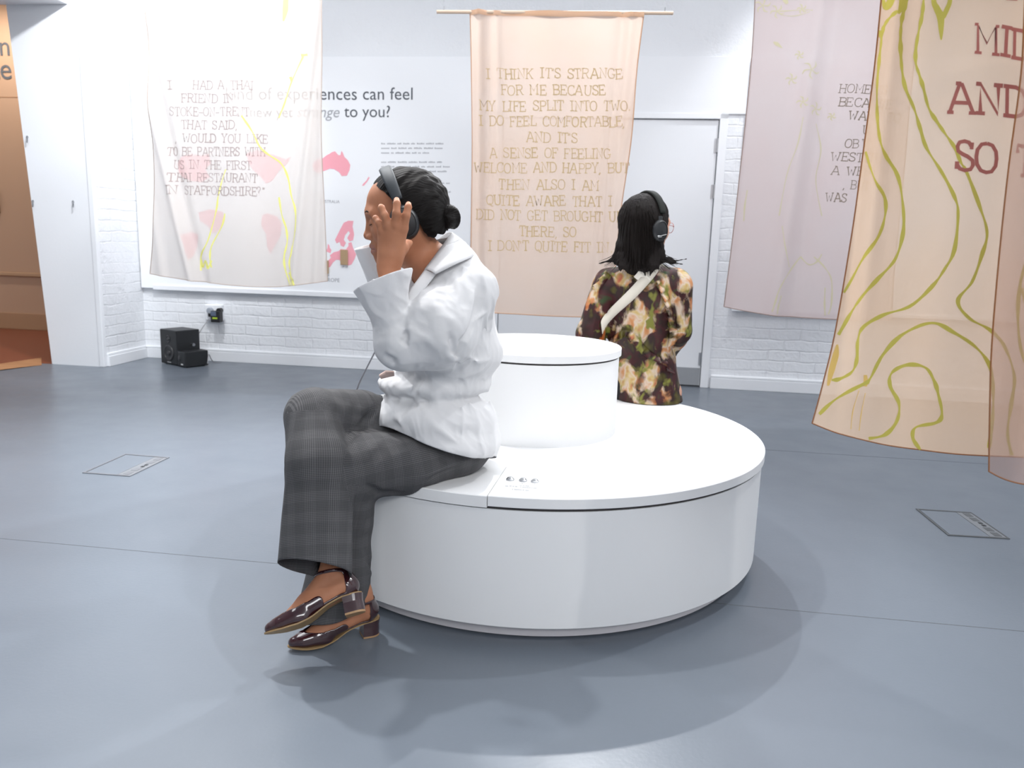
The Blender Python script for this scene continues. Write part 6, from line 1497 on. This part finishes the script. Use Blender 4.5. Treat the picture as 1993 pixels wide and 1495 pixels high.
for pts, rad in wisps:
    HF.chain([V_(*p) for p in pts], rad, 0.02)
hx = V_(1243, 440, 3.26)
def strands(P):
    a = np.arctan2(P[:, 0]-hx[0], -(P[:, 1]-hx[1])); z = P[:, 2]
    return 0.0014*np.sin(a*42+2*np.sin(z*22)+z*8)+0.001*np.sin(a*95+z*30)-0.0008
HF.disp.append(strands)
def g_hb(P):
    q = (P-HB)@RB/SB
    front = 0.058-q[:, 0]+0.55*np.clip(q[:, 2]-0.05, 0, 1)-0.9*np.clip(0.02-q[:, 2], 0, 0.06)+0.25*np.clip(-q[:, 1]-0.04, 0, 1)
    return np.where((q[:, 2] > -0.12), front, 1.0)+0.002*np.sin(q[:, 2]*300)
Vh, Fh = surface(HF, np.array([0.2, 3.0, 0.8]), np.array([0.95, 3.5, 1.32]), 0.0034, 1)
Vh, Fh = trim(Vh, Fh, g_hb)
hb2 = from_arrays('hair', Vh, Fh, M_hairB, wb); set_uv(hb2, np.stack([np.arctan2(Vh[:, 0]-hx[0], -(Vh[:, 1]-hx[1]))*0.1, Vh[:, 2]], 1))
# loose strands over the hair's lower edge
rs = random.Random(4); mb = MB(); ow = np.array(wb.location)
for i in range(110):
    k_ = i/109; x_ = 1200+84*k_+rs.uniform(-3, 3); side = (k_-0.5)*2
    out_ = (-1 if side < 0 else 1)*max(abs(side)-0.5, 0)*70+rs.uniform(-5, 5)
    dn_ = 60-14*max(abs(side)-0.5, 0)*2+rs.uniform(-14, 10)
    Y0 = 3.155+0.05*abs(side)
    y0_ = rs.uniform(398, 450); k0 = 0.62+0.3*(y0_-398)/60
    pxs = [(x_*k0+1244*(1-k0), y0_), (x_*0.93+1243*0.07, (y0_+478)/2), (x_, 478)]
    p = on_surf(HF, pxs, y0=2.6)
    if len(p) < 3: continue
    p = [q_+np.array([0, -0.0012, 0]) for q_ in p]
    pp = p+[V_(x_+out_*0.25, 478+dn_*0.5, Y0-0.008), V_(x_+out_, 478+dn_*0.8, Y0-0.014)]
    mb.tube([q_-ow for q_ in smooth_line(pp, 5)], [0.0006, 0.0012]+[0.0016]*12+[0.0014, 0.0013, 0.0012, 0.001, 0.0008, 0.0006, 0.0004], 4)
mb.build('loose_hair', mat('loose_dark_hair', (0.007, 0.0048, 0.004), 0.55, spec=0.2), hb2, True)
# ---- headphones, glasses, bag strap
hpB, qB = headphones('headphones', 'black headphones with a thin white mark on the woman in the flowered blouse', HB, RB, -0.06, 0.043, 0.096, 0.134, mat('dark_olive_band', (0.020, 0.022, 0.020), 0.75, spec=0.25), False, -0.020, -0.012)
n_ = RB@np.array([0, -1.0, 0]); cp = RB@np.array([-0.012, -(0.096-0.020)-0.0445, -0.022])
mb = MB()
for (x0, z0, x1, z1, r_) in ((-0.02, -0.022, 0.022, -0.010, 0.0009), (-0.018, -0.026, 0.0, -0.021, 0.0007), (-0.021, -0.020, -0.014, -0.0185, 0.0018)):
    mb.tube([cp+RB@np.array([x0, 0, z0]), cp+RB@np.array([x1, 0, z1])], r_, 6)
mb.build('white_mark', mat('white_print', (0.8, 0.8, 0.8), 0.5), hpB)
gl = empty('glasses', 'thin pink wire glasses on the woman in the flowered blouse', 'glasses', tuple(MBh((0.10, 0, 0.0)))); og = np.array(gl.location)
m_pk = mat('pink_metal', (0.62, 0.22, 0.20), 0.3, 0.6)
for sy in (1, -1):
    rim_ = [MBh((0.108-0.30*max(abs(y)-0.012, 0)**1.2, sy*y, z)) for y, z in [(0.032+0.023*math.cos(t), 0.002+0.021*math.sin(t)) for t in np.linspace(0, 2*math.pi, 25)]]
    fr = MB().tube([p-og for p in rim_], 0.0011, 6).build('rim', m_pk, gl, True)
    MB().tube([p-og for p in smooth_line([MBh((0.097, sy*0.054, 0.006)), MBh((0.09, sy*0.068, 0.008)), MBh((0.05, sy*0.074, 0.008)), MBh((0.0, sy*0.078, 0.006))], 6)], 0.0011, 6).build('temple', m_pk, gl, True)
    ml = bpy.data.materials.get('lens_glass')
    if ml is None:
        ml = mat('lens_glass', (1, 1, 1), 0.02); ml.node_tree.nodes['Principled BSDF'].inputs['Alpha'].default_value = 0.08
    c0 = sum(rim_)/len(rim_); V = [c0]+rim_[:-1]; F = [(0, i, i % 24+1) for i in range(1, 25)]
    from_arrays('lens', V, F, ml, gl)
MB().tube([MBh((0.108, y, 0.006))-og for y in (-0.010, -0.003, 0.003, 0.010)], 0.0011, 6).build('bridge', m_pk, gl, True)
bag = empty('crossbody_bag', 'cream strap of a shoulder bag crossing the flowered blouse on the back', 'bag', tuple(V_(1225, 580, 3.2))); ob = np.array(bag.location)
m_st = mat('cream_webbing', (0.74, 0.69, 0.60), 0.7, bump=(500, 0.1))
A = smooth_line([(1266, 512), (1255, 530), (1222, 566), (1186, 602), (1171, 622), (1170, 634)], 8); Bq = smooth_line([(1288, 515), (1274, 538), (1236, 580), (1200, 612), (1180, 634), (1172, 650)], 8); V = []; F = []
for a_, b_ in zip(A, Bq):
    p = on_surf(BF, [tuple(a_*0.8+b_*0.2), tuple((a_+b_)/2), tuple(a_*0.2+b_*0.8)], y0=2.6)
    c = p[1] if len(p) > 1 else p[0]; d = ray(*((a_+b_)/2)); Yc = c[1]-0.010
    V += [V_(a_[0], a_[1], Yc), V_((a_[0]+b_[0])/2, (a_[1]+b_[1])/2, Yc-0.002), V_(b_[0], b_[1], Yc)]
for i in range(len(A)-1):
    for j in range(2): a = i*3+j; F.append((a, a+1, a+4, a+3))
solidify(from_arrays('strap', V, F, m_st, bag), 0.003)
V = [V_(x, y, Y_) for Y_ in (3.155, 3.166) for x, y in ((1243, 529), (1266, 541), (1254, 551), (1239, 536))]
def slab4(px, Y0, Y1): return [V_(x, y, Y_) for Y_ in (Y0, Y1) for x, y in px]
Yc = float(np.mean([p[1] for p in on_surf(BF, [(1250, 542)], y0=2.6)]))-0.016
V = slab4([(1250-0.64*a_*9+0.77*b_*14, 541+0.77*a_*9+0.64*b_*14) for a_, b_ in ((-1, -1), (-1, 1), (1, 1), (1, -1))], Yc, Yc+0.004); F = [(0, 1, 2, 3), (4, 5, 6, 7), (0, 1, 5, 4), (1, 2, 6, 5), (2, 3, 7, 6), (3, 0, 4, 7)]
from_arrays('strap_slider', V, F, mat('ivory_plastic', (0.8, 0.76, 0.68), 0.4), bag, smooth=False)
